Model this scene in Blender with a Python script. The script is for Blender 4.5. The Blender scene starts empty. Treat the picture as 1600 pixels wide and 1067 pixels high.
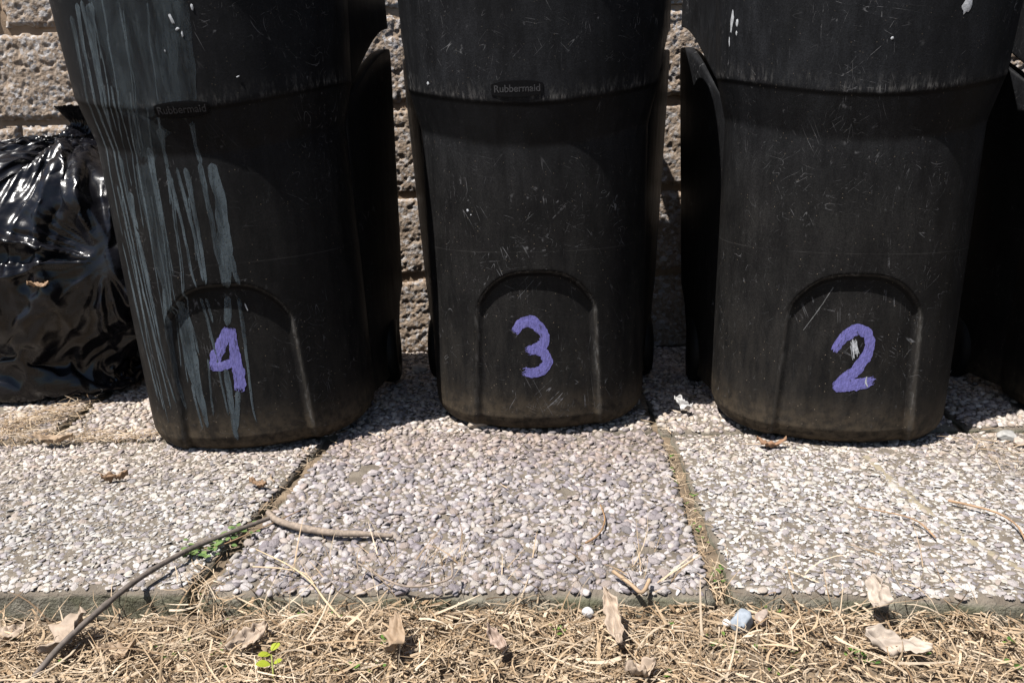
import bpy, math, random
import numpy as np
from mathutils import Matrix, Vector
rad = math.radians
rng = np.random.default_rng(11)
random.seed(5)
scene = bpy.context.scene
COL = scene.collection

# ------------------------------------------------------------ camera
CAM_H, PITCH, ROLL, FPX = 0.54, rad(15.0), rad(1.2), 1244.0
cp, sp, cr, sr = math.cos(PITCH), math.sin(PITCH), math.cos(ROLL), math.sin(ROLL)
F_ = np.array([0, cp, -sp]); R0_ = np.array([1.0, 0, 0]); U0_ = np.array([0, sp, cp])
R_ = R0_ * cr - U0_ * sr
U_ = U0_ * cr + R0_ * sr
CAM = np.array([0, 0, CAM_H])
cam_data = bpy.data.cameras.new('camera')
cam_data.sensor_width = 36.0
cam_data.lens = FPX / 1600 * 36
cam_data.clip_start = 0.02
cam_data.clip_end = 2000
cam = bpy.data.objects.new('camera', cam_data)
COL.objects.link(cam)
M = Matrix.Identity(4)
for i in range(3):
    M[i][0], M[i][1], M[i][2], M[i][3] = R_[i], U_[i], -F_[i], CAM[i]
cam.matrix_world = M
scene.camera = cam

# ------------------------------------------------------------ light
SUN_EL, SUN_AZ = 63.5, -55.0        # azimuth: 0 = straight behind the camera, negative = from its left
S_DIR = Vector((math.sin(rad(SUN_AZ)) * math.cos(rad(SUN_EL)),
                -math.cos(rad(SUN_AZ)) * math.cos(rad(SUN_EL)), math.sin(rad(SUN_EL))))
world = bpy.data.worlds.new('World'); scene.world = world
world.use_nodes = True
wn = world.node_tree
for n in list(wn.nodes): wn.nodes.remove(n)
sky = wn.nodes.new('ShaderNodeTexSky'); sky.sky_type = 'NISHITA'
sky.sun_disc = False
sky.sun_elevation = rad(SUN_EL)
sky.sun_rotation = math.atan2(S_DIR.x, S_DIR.y)
bg = wn.nodes.new('ShaderNodeBackground'); bg.inputs['Strength'].default_value = 0.05
wo = wn.nodes.new('ShaderNodeOutputWorld')
wn.links.new(sky.outputs[0], bg.inputs[0]); wn.links.new(bg.outputs[0], wo.inputs[0])
sd = bpy.data.lights.new('sun', 'SUN'); sd.energy = 5.0; sd.angle = rad(0.53)
sd.color = (1.0, 0.96, 0.91)
sun = bpy.data.objects.new('sun', sd); COL.objects.link(sun)
sun.rotation_euler = S_DIR.to_track_quat('Z', 'Y').to_euler()
vs = scene.view_settings
vs.view_transform = 'Standard'; vs.look = 'None'; vs.gamma = 1.0; vs.use_curve_mapping = False
vs.exposure = 1.26
scene.cycles.max_bounces = 8

# ------------------------------------------------------------ helpers
def ray(px, py):
    return F_ + R_ * ((px - 800) / FPX) - U_ * ((py - 533.5) / FPX)
def G(px, py, z=0.0):
    """the point of the level z that a spot of the photograph shows"""
    d = ray(px, py); t = (z - CAM_H) / d[2]
    return CAM + d * t
def AT(px, py, depth):
    d = ray(px, py); return CAM + d * (depth / d[1])

def link(o, parent=None):
    COL.objects.link(o)
    if parent is not None: o.parent = parent
    return o
def tag(o, label=None, cat=None, group=None, kind=None):
    if label: o['label'] = label
    if cat: o['category'] = cat
    if group: o['group'] = group
    if kind: o['kind'] = kind
    return o
def empty(name, loc=(0, 0, 0), rz=0.0):
    o = bpy.data.objects.new(name, None); o.empty_display_size = 0.05
    o.location = loc; o.rotation_euler = (0, 0, rz); COL.objects.link(o); return o
def make_mesh(name, V, Fc, smooth=True, col=None):
    me = bpy.data.meshes.new(name)
    V = np.asarray(V, dtype=np.float32)
    if isinstance(Fc, np.ndarray):
        k = Fc.shape[1]; nf = len(Fc)
        me.vertices.add(len(V)); me.vertices.foreach_set('co', V.ravel())
        me.loops.add(nf * k); me.loops.foreach_set('vertex_index', Fc.astype(np.int32).ravel())
        me.polygons.add(nf)
        me.polygons.foreach_set('loop_start', np.arange(0, nf * k, k, dtype=np.int32))
        me.polygons.foreach_set('loop_total', np.full(nf, k, dtype=np.int32))
        me.update(calc_edges=True)
    else:
        me.from_pydata(V.tolist(), [], Fc); me.update()
    if smooth:
        me.polygons.foreach_set('use_smooth', np.ones(len(me.polygons), dtype=bool))
    if col is not None:
        a = me.color_attributes.new('Col', 'FLOAT_COLOR', 'POINT')
        c = np.ones((len(V), 4), dtype=np.float32); c[:, :3] = col
        a.data.foreach_set('color', c.ravel())
    return me
def obj(name, V, Fc, mat, parent=None, smooth=True, col=None):
    me = make_mesh(name, V, Fc, smooth, col)
    if mat: me.materials.append(mat)
    return link(bpy.data.objects.new(name, me), parent)
def grid_faces(nu, nv, wrap=False):
    i = np.arange(nv - 1)[:, None]; j = np.arange(nu if wrap else nu - 1)[None, :]
    j2 = (j + 1) % nu
    a = i * nu + j; b = i * nu + j2; c = (i + 1) * nu + j2; d = (i + 1) * nu + j
    return np.stack([a, b, c, d], -1).reshape(-1, 4)
class MB:
    def __init__(s): s.V = []; s.F = []; s.C = []; s.n = 0
    def add(s, V, Fc, col=None):
        V = np.asarray(V, float)
        s.V.append(V); s.F.append(np.asarray(Fc) + s.n); s.n += len(V)
        s.C.append(np.broadcast_to(np.asarray(col if col is not None else (1, 1, 1), float), (len(V), 3)))
    def build(s, name, mat, parent=None, smooth=True):
        return obj(name, np.concatenate(s.V), np.concatenate(s.F), mat, parent, smooth, np.concatenate(s.C))
def tube(path, rads, n=10, cap=True):
    P = np.asarray(path, float); m = len(P)
    rads = np.broadcast_to(np.asarray(rads, float), (m,))
    T = np.gradient(P, axis=0); T /= np.linalg.norm(T, axis=1)[:, None] + 1e-9
    up = np.array([0.13, 0.21, 0.97]); A = np.cross(T, up); A /= np.linalg.norm(A, axis=1)[:, None] + 1e-9
    B = np.cross(A, T)
    a = np.linspace(0, 2 * math.pi, n, endpoint=False)
    V = P[:, None] + rads[:, None, None] * (A[:, None] * np.cos(a)[None, :, None] + B[:, None] * np.sin(a)[None, :, None])
    V = V.reshape(-1, 3); Fq = grid_faces(n, m, True)
    if cap:
        V = np.concatenate([V, P[:1], P[-1:]]); c0, c1 = m * n, m * n + 1
        j = np.arange(n); j2 = (j + 1) % n
        Fq = np.concatenate([Fq, np.stack([j2, j, np.full(n, c0), np.full(n, c0)], 1), np.stack([(m - 1) * n + j, (m - 1) * n + j2, np.full(n, c1), np.full(n, c1)], 1)])
    return V, Fq
def tube_obj(name, path, rads, mat, parent=None, n=10):
    V, Fq = tube(path, rads, n)
    m = len(path) * n
    faces = [list(map(int, f)) if len(set(f)) == 4 else list(map(int, f[:3])) for f in Fq]
    return obj(name, V, faces, mat, parent)
def prism(poly, axis, lo, hi):
    """poly in the plane across the axis ('x': (y,z))"""
    n = len(poly); V = []
    for t in (lo, hi):
        for a, b in poly:
            V.append({'x': (t, a, b), 'y': (a, t, b), 'z': (a, b, t)}[axis])
    Fc = [list(range(n))[::-1], list(range(n, 2 * n))]
    for i in range(n):
        j = (i + 1) % n; Fc.append([i, j, n + j, n + i])
    return V, Fc
def bevel(o, w=0.004, seg=2):
    m = o.modifiers.new('edge', 'BEVEL'); m.width = w; m.segments = seg; m.limit_method = 'ANGLE'; m.angle_limit = rad(35)
    return o
def cr_path(P, n=60):
    P = np.array(P); k = np.linspace(0, len(P) - 1, n); i = np.clip(k.astype(int), 0, len(P) - 2); f = (k - i)[:, None]
    p0 = P[np.clip(i - 1, 0, None)]; p1 = P[i]; p2 = P[i + 1]; p3 = P[np.clip(i + 2, None, len(P) - 1)]
    return .5 * ((2 * p1) + (p2 - p0) * f + (2 * p0 - 5 * p1 + 4 * p2 - p3) * f ** 2 + (3 * p1 - p0 - 3 * p2 + p3) * f ** 3)
def smooth01(a, b, x):
    t = np.clip((x - a) / (b - a), 0, 1); return t * t * (3 - 2 * t)
TAB = rng.random((64, 64, 64))
def vn3(p):
    p = np.asarray(p, float); i = np.floor(p).astype(int); f = p - i; f = f * f * (3 - 2 * f)
    o = 0
    for dx in (0, 1):
        for dy in (0, 1):
            for dz in (0, 1):
                w = (f[..., 0] if dx else 1 - f[..., 0]) * (f[..., 1] if dy else 1 - f[..., 1]) * (f[..., 2] if dz else 1 - f[..., 2])
                o = o + w * TAB[(i[..., 0] + dx) % 64, (i[..., 1] + dy) % 64, (i[..., 2] + dz) % 64]
    return o * 2 - 1
def fbm(p, oct=4, g=0.5):
    s = 0; a = 1; p = np.asarray(p, float)
    for k in range(oct):
        s = s + a * vn3(p * 2.03 ** k + 17.3 * k); a *= g
    return s
def worley(x, y, seed=0):
    r = np.random.default_rng(seed); J = r.random((64, 64, 3))
    ix, iy = np.floor(x).astype(int), np.floor(y).astype(int)
    best = np.full(x.shape, 9.0); sec = best.copy(); val = np.zeros(x.shape)
    for dx in (-1, 0, 1):
        for dy in (-1, 0, 1):
            j = J[(ix + dx) % 64, (iy + dy) % 64]
            d = np.hypot(ix + dx + j[..., 0] - x, iy + dy + j[..., 1] - y)
            m = d < best
            sec = np.where(m, best, np.minimum(sec, d)); val = np.where(m, j[..., 2], val); best = np.where(m, d, best)
    return best, sec, val

# ------------------------------------------------------------ materials
class NT:
    def __init__(s, name):
        s.mat = bpy.data.materials.new(name); s.mat.use_nodes = True
        s.t = s.mat.node_tree; s.b = s.t.nodes['Principled BSDF']; s.out = s.t.nodes['Material Output']
    def n(s, typ, **kw):
        nd = s.t.nodes.new(typ)
        for k, v in kw.items(): setattr(nd, k, v)
        return nd
    def put(s, sock, v):
        if hasattr(v, 'is_output') or isinstance(v, bpy.types.NodeSocket): s.t.links.new(v, sock)
        else: sock.default_value = v
    def coord(s, which='Object'): return s.n('ShaderNodeTexCoord').outputs[which]
    def mapping(s, vec, scale=(1, 1, 1), rot=(0, 0, 0), loc=(0, 0, 0)):
        m = s.n('ShaderNodeMapping'); s.put(m.inputs['Vector'], vec)
        m.inputs['Scale'].default_value = scale; m.inputs['Rotation'].default_value = rot; m.inputs['Location'].default_value = loc
        return m.outputs[0]
    def noise(s, vec, scale, detail=2.0, rough=0.5, dist=0.0):
        m = s.n('ShaderNodeTexNoise'); s.put(m.inputs['Vector'], vec)
        m.inputs['Scale'].default_value = scale; m.inputs['Detail'].default_value = detail
        m.inputs['Roughness'].default_value = rough; m.inputs['Distortion'].default_value = dist
        return m.outputs[0]
    def voro(s, vec, scale, feature='F1', out='Distance'):
        m = s.n('ShaderNodeTexVoronoi', feature=feature); s.put(m.inputs['Vector'], vec); m.inputs['Scale'].default_value = scale
        return m.outputs[out]
    def math(s, op, a, b=0.0, c=None, clamp=False):
        m = s.n('ShaderNodeMath', operation=op); m.use_clamp = clamp
        s.put(m.inputs[0], a); s.put(m.inputs[1], b)
        if c is not None: s.put(m.inputs[2], c)
        return m.outputs[0]
    def ramp(s, v, lo, hi, a=0.0, b=1.0):
        m = s.n('ShaderNodeMapRange', interpolation_type='SMOOTHSTEP'); s.put(m.inputs[0], v)
        m.inputs[1].default_value = lo; m.inputs[2].default_value = hi; m.inputs[3].default_value = a; m.inputs[4].default_value = b
        return m.outputs[0]
    def cramp(s, v, stops):
        m = s.n('ShaderNodeValToRGB'); s.put(m.inputs[0], v); e = m.color_ramp.elements
        while len(e) < len(stops): e.new(0.5)
        for el, (p, c) in zip(e, stops): el.position = p; el.color = (*c, 1)
        return m.outputs[0]
    def mix(s, f, a, b, mode='MIX'):
        m = s.n('ShaderNodeMix', data_type='RGBA', blend_type=mode)
        s.put(m.inputs[0], f)
        for k, v in ((6, a), (7, b)):
            if isinstance(v, tuple) and len(v) == 3: v = (*v, 1)
            s.put(m.inputs[k], v)
        return m.outputs[2]
    def bump(s, h, strength=0.3, dist=0.001, normal=None):
        m = s.n('ShaderNodeBump'); s.put(m.inputs['Height'], h)
        m.inputs['Strength'].default_value = strength; m.inputs['Distance'].default_value = dist
        if normal is not None: s.put(m.inputs['Normal'], normal)
        return m.outputs[0]
    def set(s, **kw):
        for k, v in kw.items():
            k = k.replace('_', ' ')
            if isinstance(v, tuple) and len(v) == 3: v = (*v, 1)
            s.put(s.b.inputs[k], v)
        return s.mat
    def attr(s, name='Col'):
        m = s.n('ShaderNodeAttribute'); m.attribute_name = name; return m.outputs['Color']
    def sep(s, v):
        m = s.n('ShaderNodeSeparateXYZ'); s.put(m.inputs[0], v); return m.outputs

def plastic(name, seed, dust=1.0, scr=1.0):
    s = NT(name); P = s.coord(); P = s.mapping(P, loc=(seed * 3.7, seed * 1.3, 0)); 
    z = s.sep(P)[2]
    d1 = s.noise(P, 9, 5, 0.65); d2 = s.noise(s.mapping(P, scale=(1, 1, 0.25)), 45, 4, 0.7)
    low = s.ramp(z, 0.30, 0.0); foot = s.ramp(z, 0.10, 0.005)
    nzv = s.sep(s.n('ShaderNodeNewGeometry').outputs['Normal'])[2]
    clean = s.ramp(nzv, -.30, -.20, 0.0, 1.0)       # no dust settles on the undercut of the lip
    d3 = s.noise(P, 420, 3, .7)
    film = s.math('MULTIPLY', clean, s.math('MULTIPLY', s.ramp(d1, 0.2, 0.8, .35, 1), s.math('MULTIPLY', s.ramp(d2, 0.2, 0.8, .3, 1), s.ramp(d3, .3, .7, .35, 1))))
    base = s.mix(s.math('MULTIPLY', film, 0.75 * dust), (0.0030, 0.0030, 0.0033), s.mix(s.ramp(z, .35, .62), (0.027, 0.0258, 0.0245), (0.0235, 0.0250, 0.0285)))  # dust tint turns bluish higher up: sky reflection put into the colour
    base = s.mix(s.math('MULTIPLY', s.math('MULTIPLY', low, s.ramp(d2, 0.3, 0.75)), 0.5 * dust), base, (0.025, 0.021, 0.0165))
    base = s.mix(s.math('MULTIPLY', foot, s.ramp(s.noise(P, 60, 4, .7), 0.32, 0.66, 0.2, 0.9)), base, (0.062, 0.048, 0.033))
    # scratches: thin contour lines of stretched noise, broken up by another noise
    lines = None
    for k, (rx, sx, sz, sc, wd, am) in enumerate([(0.45, 1, 0.05, 60, .010, 1), (-0.8, 1, .06, 75, .010, 1), (1.4, 1, .03, 60, .008, .9), (0.08, 1, .03, 90, .012, .8), (-.3, 1, .10, 110, .014, .8), (1.1, 1, .08, 90, .012, .8), (1.75, 1, .10, 130, .014, .6)]):
        v = s.mapping(s.mapping(P, rot=(0, rx, 0.0)), scale=(sx, .6, sz), loc=(k * 2.1, seed, k))
        nz = s.noise(v, sc, 0.0, 0.4, 0.0)
        ln = s.ramp(s.math('ABSOLUTE', s.math('SUBTRACT', nz, 0.5)), 0.0, wd, am, 0.0)
        mk = s.ramp(s.noise(s.mapping(P, loc=(k * 5, 3, seed)), 14 + 5 * k, 4, 0.7), 0.56, 0.66)
        ln = s.math('MULTIPLY', ln, mk)
        lines = ln if lines is None else s.math('MAXIMUM', lines, ln)
    grp = s.ramp(s.noise(s.mapping(P, loc=(9, seed, 4)), 6, 3, .6), .42, .62, .12, 1.0)
    lines = s.math('MULTIPLY', lines, s.math('MULTIPLY', clean, grp))
    wear_glint = s.n('ShaderNodeAttribute'); wear_glint.attribute_name = 'wear_glint'
    wr = s.math('MULTIPLY', wear_glint.outputs['Fac'], s.ramp(s.noise(s.mapping(P, scale=(1, 1, .25)), 150, 4, .75), .46, .66))
    wr = s.math('MULTIPLY', wr, s.ramp(s.noise(P, 16, 3, .6), .38, .6, .2, 1.0))
    base = s.mix(s.math('MULTIPLY', lines, 0.85 * scr), base, (0.135, 0.135, 0.14))
    base = s.mix(s.math('MULTIPLY', s.ramp(wear_glint.outputs['Fac'], .2, .9), s.ramp(z, .40, .34, 0, .28)), base, (0.06, 0.054, 0.047))  # panel bevel lightened: its sunlit edge put into the colour, along with dust
    base = s.mix(s.math('MULTIPLY', wr, .8), base, (0.085, 0.083, 0.08))
    # settled grit
    g = s.voro(P, 230); gk = s.voro(P, 230, out='Color')
    spk = s.math('MULTIPLY', s.ramp(g, 0.12, 0.2, 1, 0), s.math('GREATER_THAN', s.sep(gk)[0], 0.93))
    base = s.mix(s.math('MULTIPLY', spk, s.ramp(z, .75, 0, .25, .9)), base, (0.15, 0.122, 0.09))
    # moulding seam
    seam = s.ramp(s.math('ABSOLUTE', s.math('SUBTRACT', z, 0.333)), 0.0004, 0.0011, 1.0, 0.0)
    base = s.mix(s.math('MULTIPLY', seam, s.ramp(d1, .35, .6, 0.0, .3)), base, (0.05, 0.048, 0.046))
    rough = s.math('ADD', s.ramp(d2, 0.2, 0.8, 0.40, 0.58), s.math('MULTIPLY', low, 0.12))
    h = s.math('ADD', s.noise(P, 700, 2, .5), s.math('MULTIPLY', lines, -1.5))
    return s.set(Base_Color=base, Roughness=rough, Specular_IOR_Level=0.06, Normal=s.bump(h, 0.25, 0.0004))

def simple(name, color, rough=0.6, nscale=60, var=0.35, bumpd=0.0005, spec=0.4, tint=None):
    s = NT(name); P = s.coord(); nz = s.noise(P, nscale, 5, .6)
    c2 = tint or tuple(c * (1 - var) for c in color)
    return s.set(Base_Color=s.mix(s.ramp(nz, .3, .7), c2, color), Roughness=rough, Specular_IOR_Level=spec, Normal=s.bump(nz, .5, bumpd))

def attr_mat(name, rough, nscale, var, bumpd, transl=0.0, spec=.3):
    s = NT(name); P = s.coord(); nz = s.noise(P, nscale, 4, .6)
    c = s.mix(1.0, s.attr(), s.cramp(nz, [(0.25, (1 - var,) * 3), (0.75, (1, 1, 1))]), 'MULTIPLY')
    m = s.set(Base_Color=c, Roughness=rough, Specular_IOR_Level=spec, Normal=s.bump(nz, .5, bumpd))
    if transl:
        tr = s.n('ShaderNodeBsdfTranslucent'); s.put(tr.inputs[0], c)
        mx = s.n('ShaderNodeMixShader'); mx.inputs[0].default_value = transl
        s.t.links.new(s.b.outputs[0], mx.inputs[1]); s.t.links.new(tr.outputs[0], mx.inputs[2]); s.t.links.new(mx.outputs[0], s.out.inputs[0])
    return m

PEB = [(0.408, 0.384, 0.360), (0.360, 0.333, 0.316), (0.306, 0.282, 0.275), (0.258, 0.235, 0.235), (0.224, 0.204, 0.211), (0.333, 0.292, 0.252), (0.435, 0.415, 0.398), (0.184, 0.173, 0.173), (0.299, 0.255, 0.224), (0.381, 0.354, 0.313)]
m_pebble = attr_mat('pebble_stone', .62, 420, .28, .0003)
def single_pebble(tone):
    s = NT('pebble_single'); oi = s.n('ShaderNodeObjectInfo').outputs['Random']
    cr_ = s.cramp(oi, [(i / len(PEB), tuple(x * t for x, t in zip(c, tone))) for i, c in enumerate(PEB)]); cr_.node.color_ramp.interpolation = 'CONSTANT'
    nz = s.noise(s.coord(), 3.2, 4, .6)
    return s.set(Base_Color=s.mix(1.0, cr_, s.cramp(nz, [(.25, (.68,) * 3), (.75, (1, 1, 1))]), 'MULTIPLY'), Roughness=.65, Specular_IOR_Level=.25, Normal=s.bump(nz, .4, .05))
# slab concrete with moss towards its weathered faces
s = NT('slab_concrete'); P = s.coord(); z = s.sep(P)[2]
n1 = s.noise(P, 40, 6, .65); n2 = s.noise(P, 260, 4, .6); n3 = s.noise(P, 14, 3, .6)
c = s.mix(s.ramp(n1, .3, .7), (0.075, 0.060, 0.044), (0.136, 0.114, 0.088))
c = s.mix(s.ramp(n2, .5, .75, 0, .6), c, (0.088, 0.078, 0.068))
side = s.ramp(z, -.005, -.011)
c = s.mix(side, c, s.mix(s.ramp(n1, .35, .7), (0.110, 0.101, 0.078), (0.205, 0.190, 0.150)))
c = s.mix(s.math('MULTIPLY', side, s.ramp(n3, .36, .62, 0, .8)), c, (0.051, 0.053, 0.024))
m_slab = s.set(Base_Color=c, Roughness=.9, Normal=s.bump(s.math('ADD', n1, s.math('MULTIPLY', n2, .8)), 1.0, .0035))
# soil
s = NT('soil'); P = s.coord(); n1 = s.noise(P, 30, 6, .7); n2 = s.noise(P, 220, 4, .7)
c = s.mix(s.ramp(n1, .3, .7), (0.068, 0.049, 0.031), (0.136, 0.099, 0.063)); c = s.mix(s.ramp(n2, .55, .8, 0, .5), c, (0.204, 0.163, 0.116))
m_soil = s.set(Base_Color=c, Roughness=.95, Normal=s.bump(s.math('ADD', n1, s.math('MULTIPLY', n2, .4)), .8, .004))
m_straw = attr_mat('dry_grass', .6, 90, .35, .0002, .18)
m_green = attr_mat('green_leaf', .5, 200, .3, .0002, .3)
m_leaf = attr_mat('dead_leaf', .65, 55, .4, .0004, .2)
m_stone = attr_mat('loose_stone', .7, 130, .35, .0006)
# rough lightweight block
s = NT('block_aggregate'); P = s.coord(); rnd = s.n('ShaderNodeObjectInfo').outputs['Random']
P2 = s.mapping(P); 
v = s.voro(P, 135, out='Color'); vb = s.sep(v)[0]; n1 = s.noise(P, 24, 5, .65); n2 = s.noise(P, 300, 4, .65)
c = s.cramp(vb, [(0, (0.156, 0.116, 0.085)), (.35, (0.211, 0.163, 0.122)), (.62, (0.245, 0.201, 0.163)), (.8, (0.231, 0.221, 0.221)), (.93, (0.326, 0.309, 0.299))])
c = s.mix(s.ramp(n1, .4, .7, 0, .55), c, (0.224, 0.163, 0.112))
c = s.mix(s.ramp(n2, .5, .75, 0, .45), c, (0.150, 0.112, 0.082))
m_block = s.set(Base_Color=c, Roughness=.95, Normal=s.bump(s.math('ADD', n2, s.math('MULTIPLY', s.voro(P, 150), -.8)), .8, .0018))
s = NT('mortar_sand'); P = s.coord(); n1 = s.noise(P, 26, 5, .65); n2 = s.noise(P, 380, 3, .6)
c = s.mix(s.ramp(n1, .3, .7), (0.177, 0.121, 0.076), (0.245, 0.178, 0.121))
m_mortar = s.set(Base_Color=c, Roughness=.95, Normal=s.bump(n2, .6, .0015))
# bag film
s = NT('bag_film'); P = s.coord(); n1 = s.noise(P, 55, 4, .6, 1.0); n2 = s.noise(s.mapping(P, scale=(1, 1, 2.2)), 20, 3, .55, 1.5)
m_bag = s.set(Base_Color=(.004, .004, .0055), Roughness=s.ramp(n1, .3, .7, .17, .29), Specular_IOR_Level=.36, Normal=s.bump(s.math('ADD', s.math('MULTIPLY', n1, .25), n2), .12, .006))
# brush paint and paint film
s = NT('lavender_paint'); P = s.coord(); n1 = s.noise(s.mapping(P, scale=(1, 1, .35), rot=(0, .5, 0)), 330, 3, .6); n2 = s.noise(P, 45, 3, .6)
c = s.mix(s.ramp(n1, .3, .7), (0.071, 0.068, 0.204), (0.109, 0.102, 0.286)); c = s.mix(s.ramp(n2, .5, .75, 0, .35), c, (0.136, 0.129, 0.286))
n3 = s.noise(s.mapping(P, scale=(1, 1, .3), rot=(0, .6, 0)), 240, 4, .7)
c = s.mix(s.ramp(n3, .57, .70, 0, .85), c, (0.020, 0.019, 0.041))
m_paint = s.set(Base_Color=c, Roughness=.42, Normal=s.bump(s.math('ADD', n1, n3), .9, .0012))
def paint_film(name, dens, lum):
    s = NT(name); P = s.coord(); n1 = s.noise(s.mapping(P, scale=(1, 1, .12)), 75, 5, .7); n2 = s.noise(P, 240, 4, .65); n4 = s.noise(P, 18, 3, .6)
    c = s.mix(s.ramp(n1, .3, .7), tuple(x * lum for x in (.022, .029, .034)), tuple(x * lum for x in (.044, .056, .064)))
    s.set(Base_Color=c, Roughness=.5, Specular_IOR_Level=.2, Normal=s.bump(s.math('ADD', n1, n2), .4, .0005))
    tr = s.n('ShaderNodeBsdfTransparent'); mx = s.n('ShaderNodeMixShader')
    cov = s.math('MULTIPLY', s.ramp(n1, .28, .62, .35, .95), s.math('MULTIPLY', s.ramp(n2, .28, .48, .45, 1), s.ramp(n4, .3, .6, .6, 1)))
    s.put(mx.inputs[0], s.math('MULTIPLY', cov, dens)); s.t.links.new(tr.outputs[0], mx.inputs[1]); s.t.links.new(s.b.outputs[0], mx.inputs[2]); s.t.links.new(mx.outputs[0], s.out.inputs[0])
    return s.mat
m_streaks = paint_film('grey_paint_film', 1.0, 1.2)
m_thin_coat = paint_film('thin_paint_wash', .52, .95)
m_white = simple('pale_paint', (0.374, 0.388, 0.408), .6, 300, .4)
m_plate = simple('plate_plastic', (.003, .003, .0035), .5, 200, .3, .0005, .06)
m_letter = simple('lettering_plastic', (.050, .050, .053), .6, 900, .8, .0005, .06)
m_dark = simple('wheel_plastic', (.006, .0055, .005), .6, 80, .4, .0005, .15)
m_bark = simple('bark', (0.105, 0.085, 0.071), .75, 130, .45, .0012)
m_wood = simple('weathered_wood', (0.224, 0.177, 0.139), .8, 150, .5, .0012)

# ------------------------------------------------------------ ground
WALL_Y = 1.95
def spaced(lo, hi, step, far):
    a = list(np.arange(lo, hi + 1e-6, step)); d = step
    b = a[-1]; ext = []
    while b < far: d *= 1.6; b += d; ext.append(b)
    b = a[0]; d = step; pre = []
    while b > -far: d *= 1.6; b -= d; pre.append(b)
    return np.array(pre[::-1] + a + ext)
gx = spaced(-1.5, 1.5, .012, 160); gy = spaced(.35, 2.0, .012, 160)
X, Y = np.meshgrid(gx, gy)
near = np.exp(-((np.clip(np.abs(X) - 1.4, 0, None)) ** 2) / .5)
Zs = -.034 + .010 * fbm(np.stack([X * 7, Y * 7, X * 0], -1), 4) * near - .012 * smooth01(.70, .45, Y)
Zs = np.where((Y > .86) & (np.abs(X) < 3), -.045, Zs)
obj('ground', np.stack([X, Y, Zs], -1).reshape(-1, 3), grid_faces(len(gx), len(gy)), m_soil)['kind'] = 'structure'

# pavement bed: the earth that fills the joints, the slabs are its children
bx = np.arange(-1.75, 1.76, .01); by = np.arange(.872, WALL_Y + .012, .01)
X, Y = np.meshgrid(bx, by)
Zs = -.013 + .005 * fbm(np.stack([X * 22, Y * 22, X * 0 + 3], -1), 4) - .03 * smooth01(.905, .872, Y)
pavement = obj('pavement', np.stack([X, Y, Zs], -1).reshape(-1, 3), grid_faces(len(bx), len(by)), m_soil)
pavement['kind'] = 'structure'

# pebble shapes: pieces cut by a few planes, upper side only
def ico(sub):
    import bmesh
    bm = bmesh.new(); bmesh.ops.create_icosphere(bm, subdivisions=sub, radius=1.0)
    V = np.array([v.co[:] for v in bm.verts]); Fc = np.array([[v.index for v in f.verts] for f in bm.faces]); bm.free(); return V, Fc
def cut(V, r, k=11, lo=.56, hi=.95):
    nrm = r.normal(size=(k, 3)); nrm /= np.linalg.norm(nrm, axis=1)[:, None]; d = r.uniform(lo, hi, k)
    q = np.maximum(V @ nrm.T, 1e-3); return V * np.minimum(1.05, (d / q).min(1))[:, None]
def upper(V, Fc, zmin=-.25):
    keep = V[Fc].mean(1)[:, 2] > zmin; Fc = Fc[keep]; u, inv = np.unique(Fc, return_inverse=True)
    return V[u], inv.reshape(Fc.shape)
I2, I1 = ico(2), ico(1)
SHP2 = []; SHP1 = []
for k in range(10):
    r = np.random.default_rng(100 + k)
    SHP2.append(upper(cut(I2[0], r), I2[1])); SHP1.append(upper(cut(I1[0], r, 7, .66, .98), I1[1], -.4))
PM = {}
for tn in ('pale', 'mauve'):
    mt = single_pebble((1.02, 1.0, .99) if tn == 'pale' else (.80, .775, .79)); PM[tn] = []
    for k in range(10):
        me = make_mesh('pebble', SHP2[k][0], SHP2[k][1], False); me.materials.append(mt); PM[tn].append(me)

def inside(poly, x, y, inset=0.0):
    m = np.full(x.shape, 1e9); n = len(poly)
    for i in range(n):
        a, b = np.array(poly[i]), np.array(poly[(i + 1) % n]); e = b - a; L = np.hypot(*e)
        m = np.minimum(m, (e[0] * (y - a[1]) - e[1] * (x - a[0])) / L)
    return m - inset           # >0 inside, metres (counter-clockwise polygon)

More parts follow.
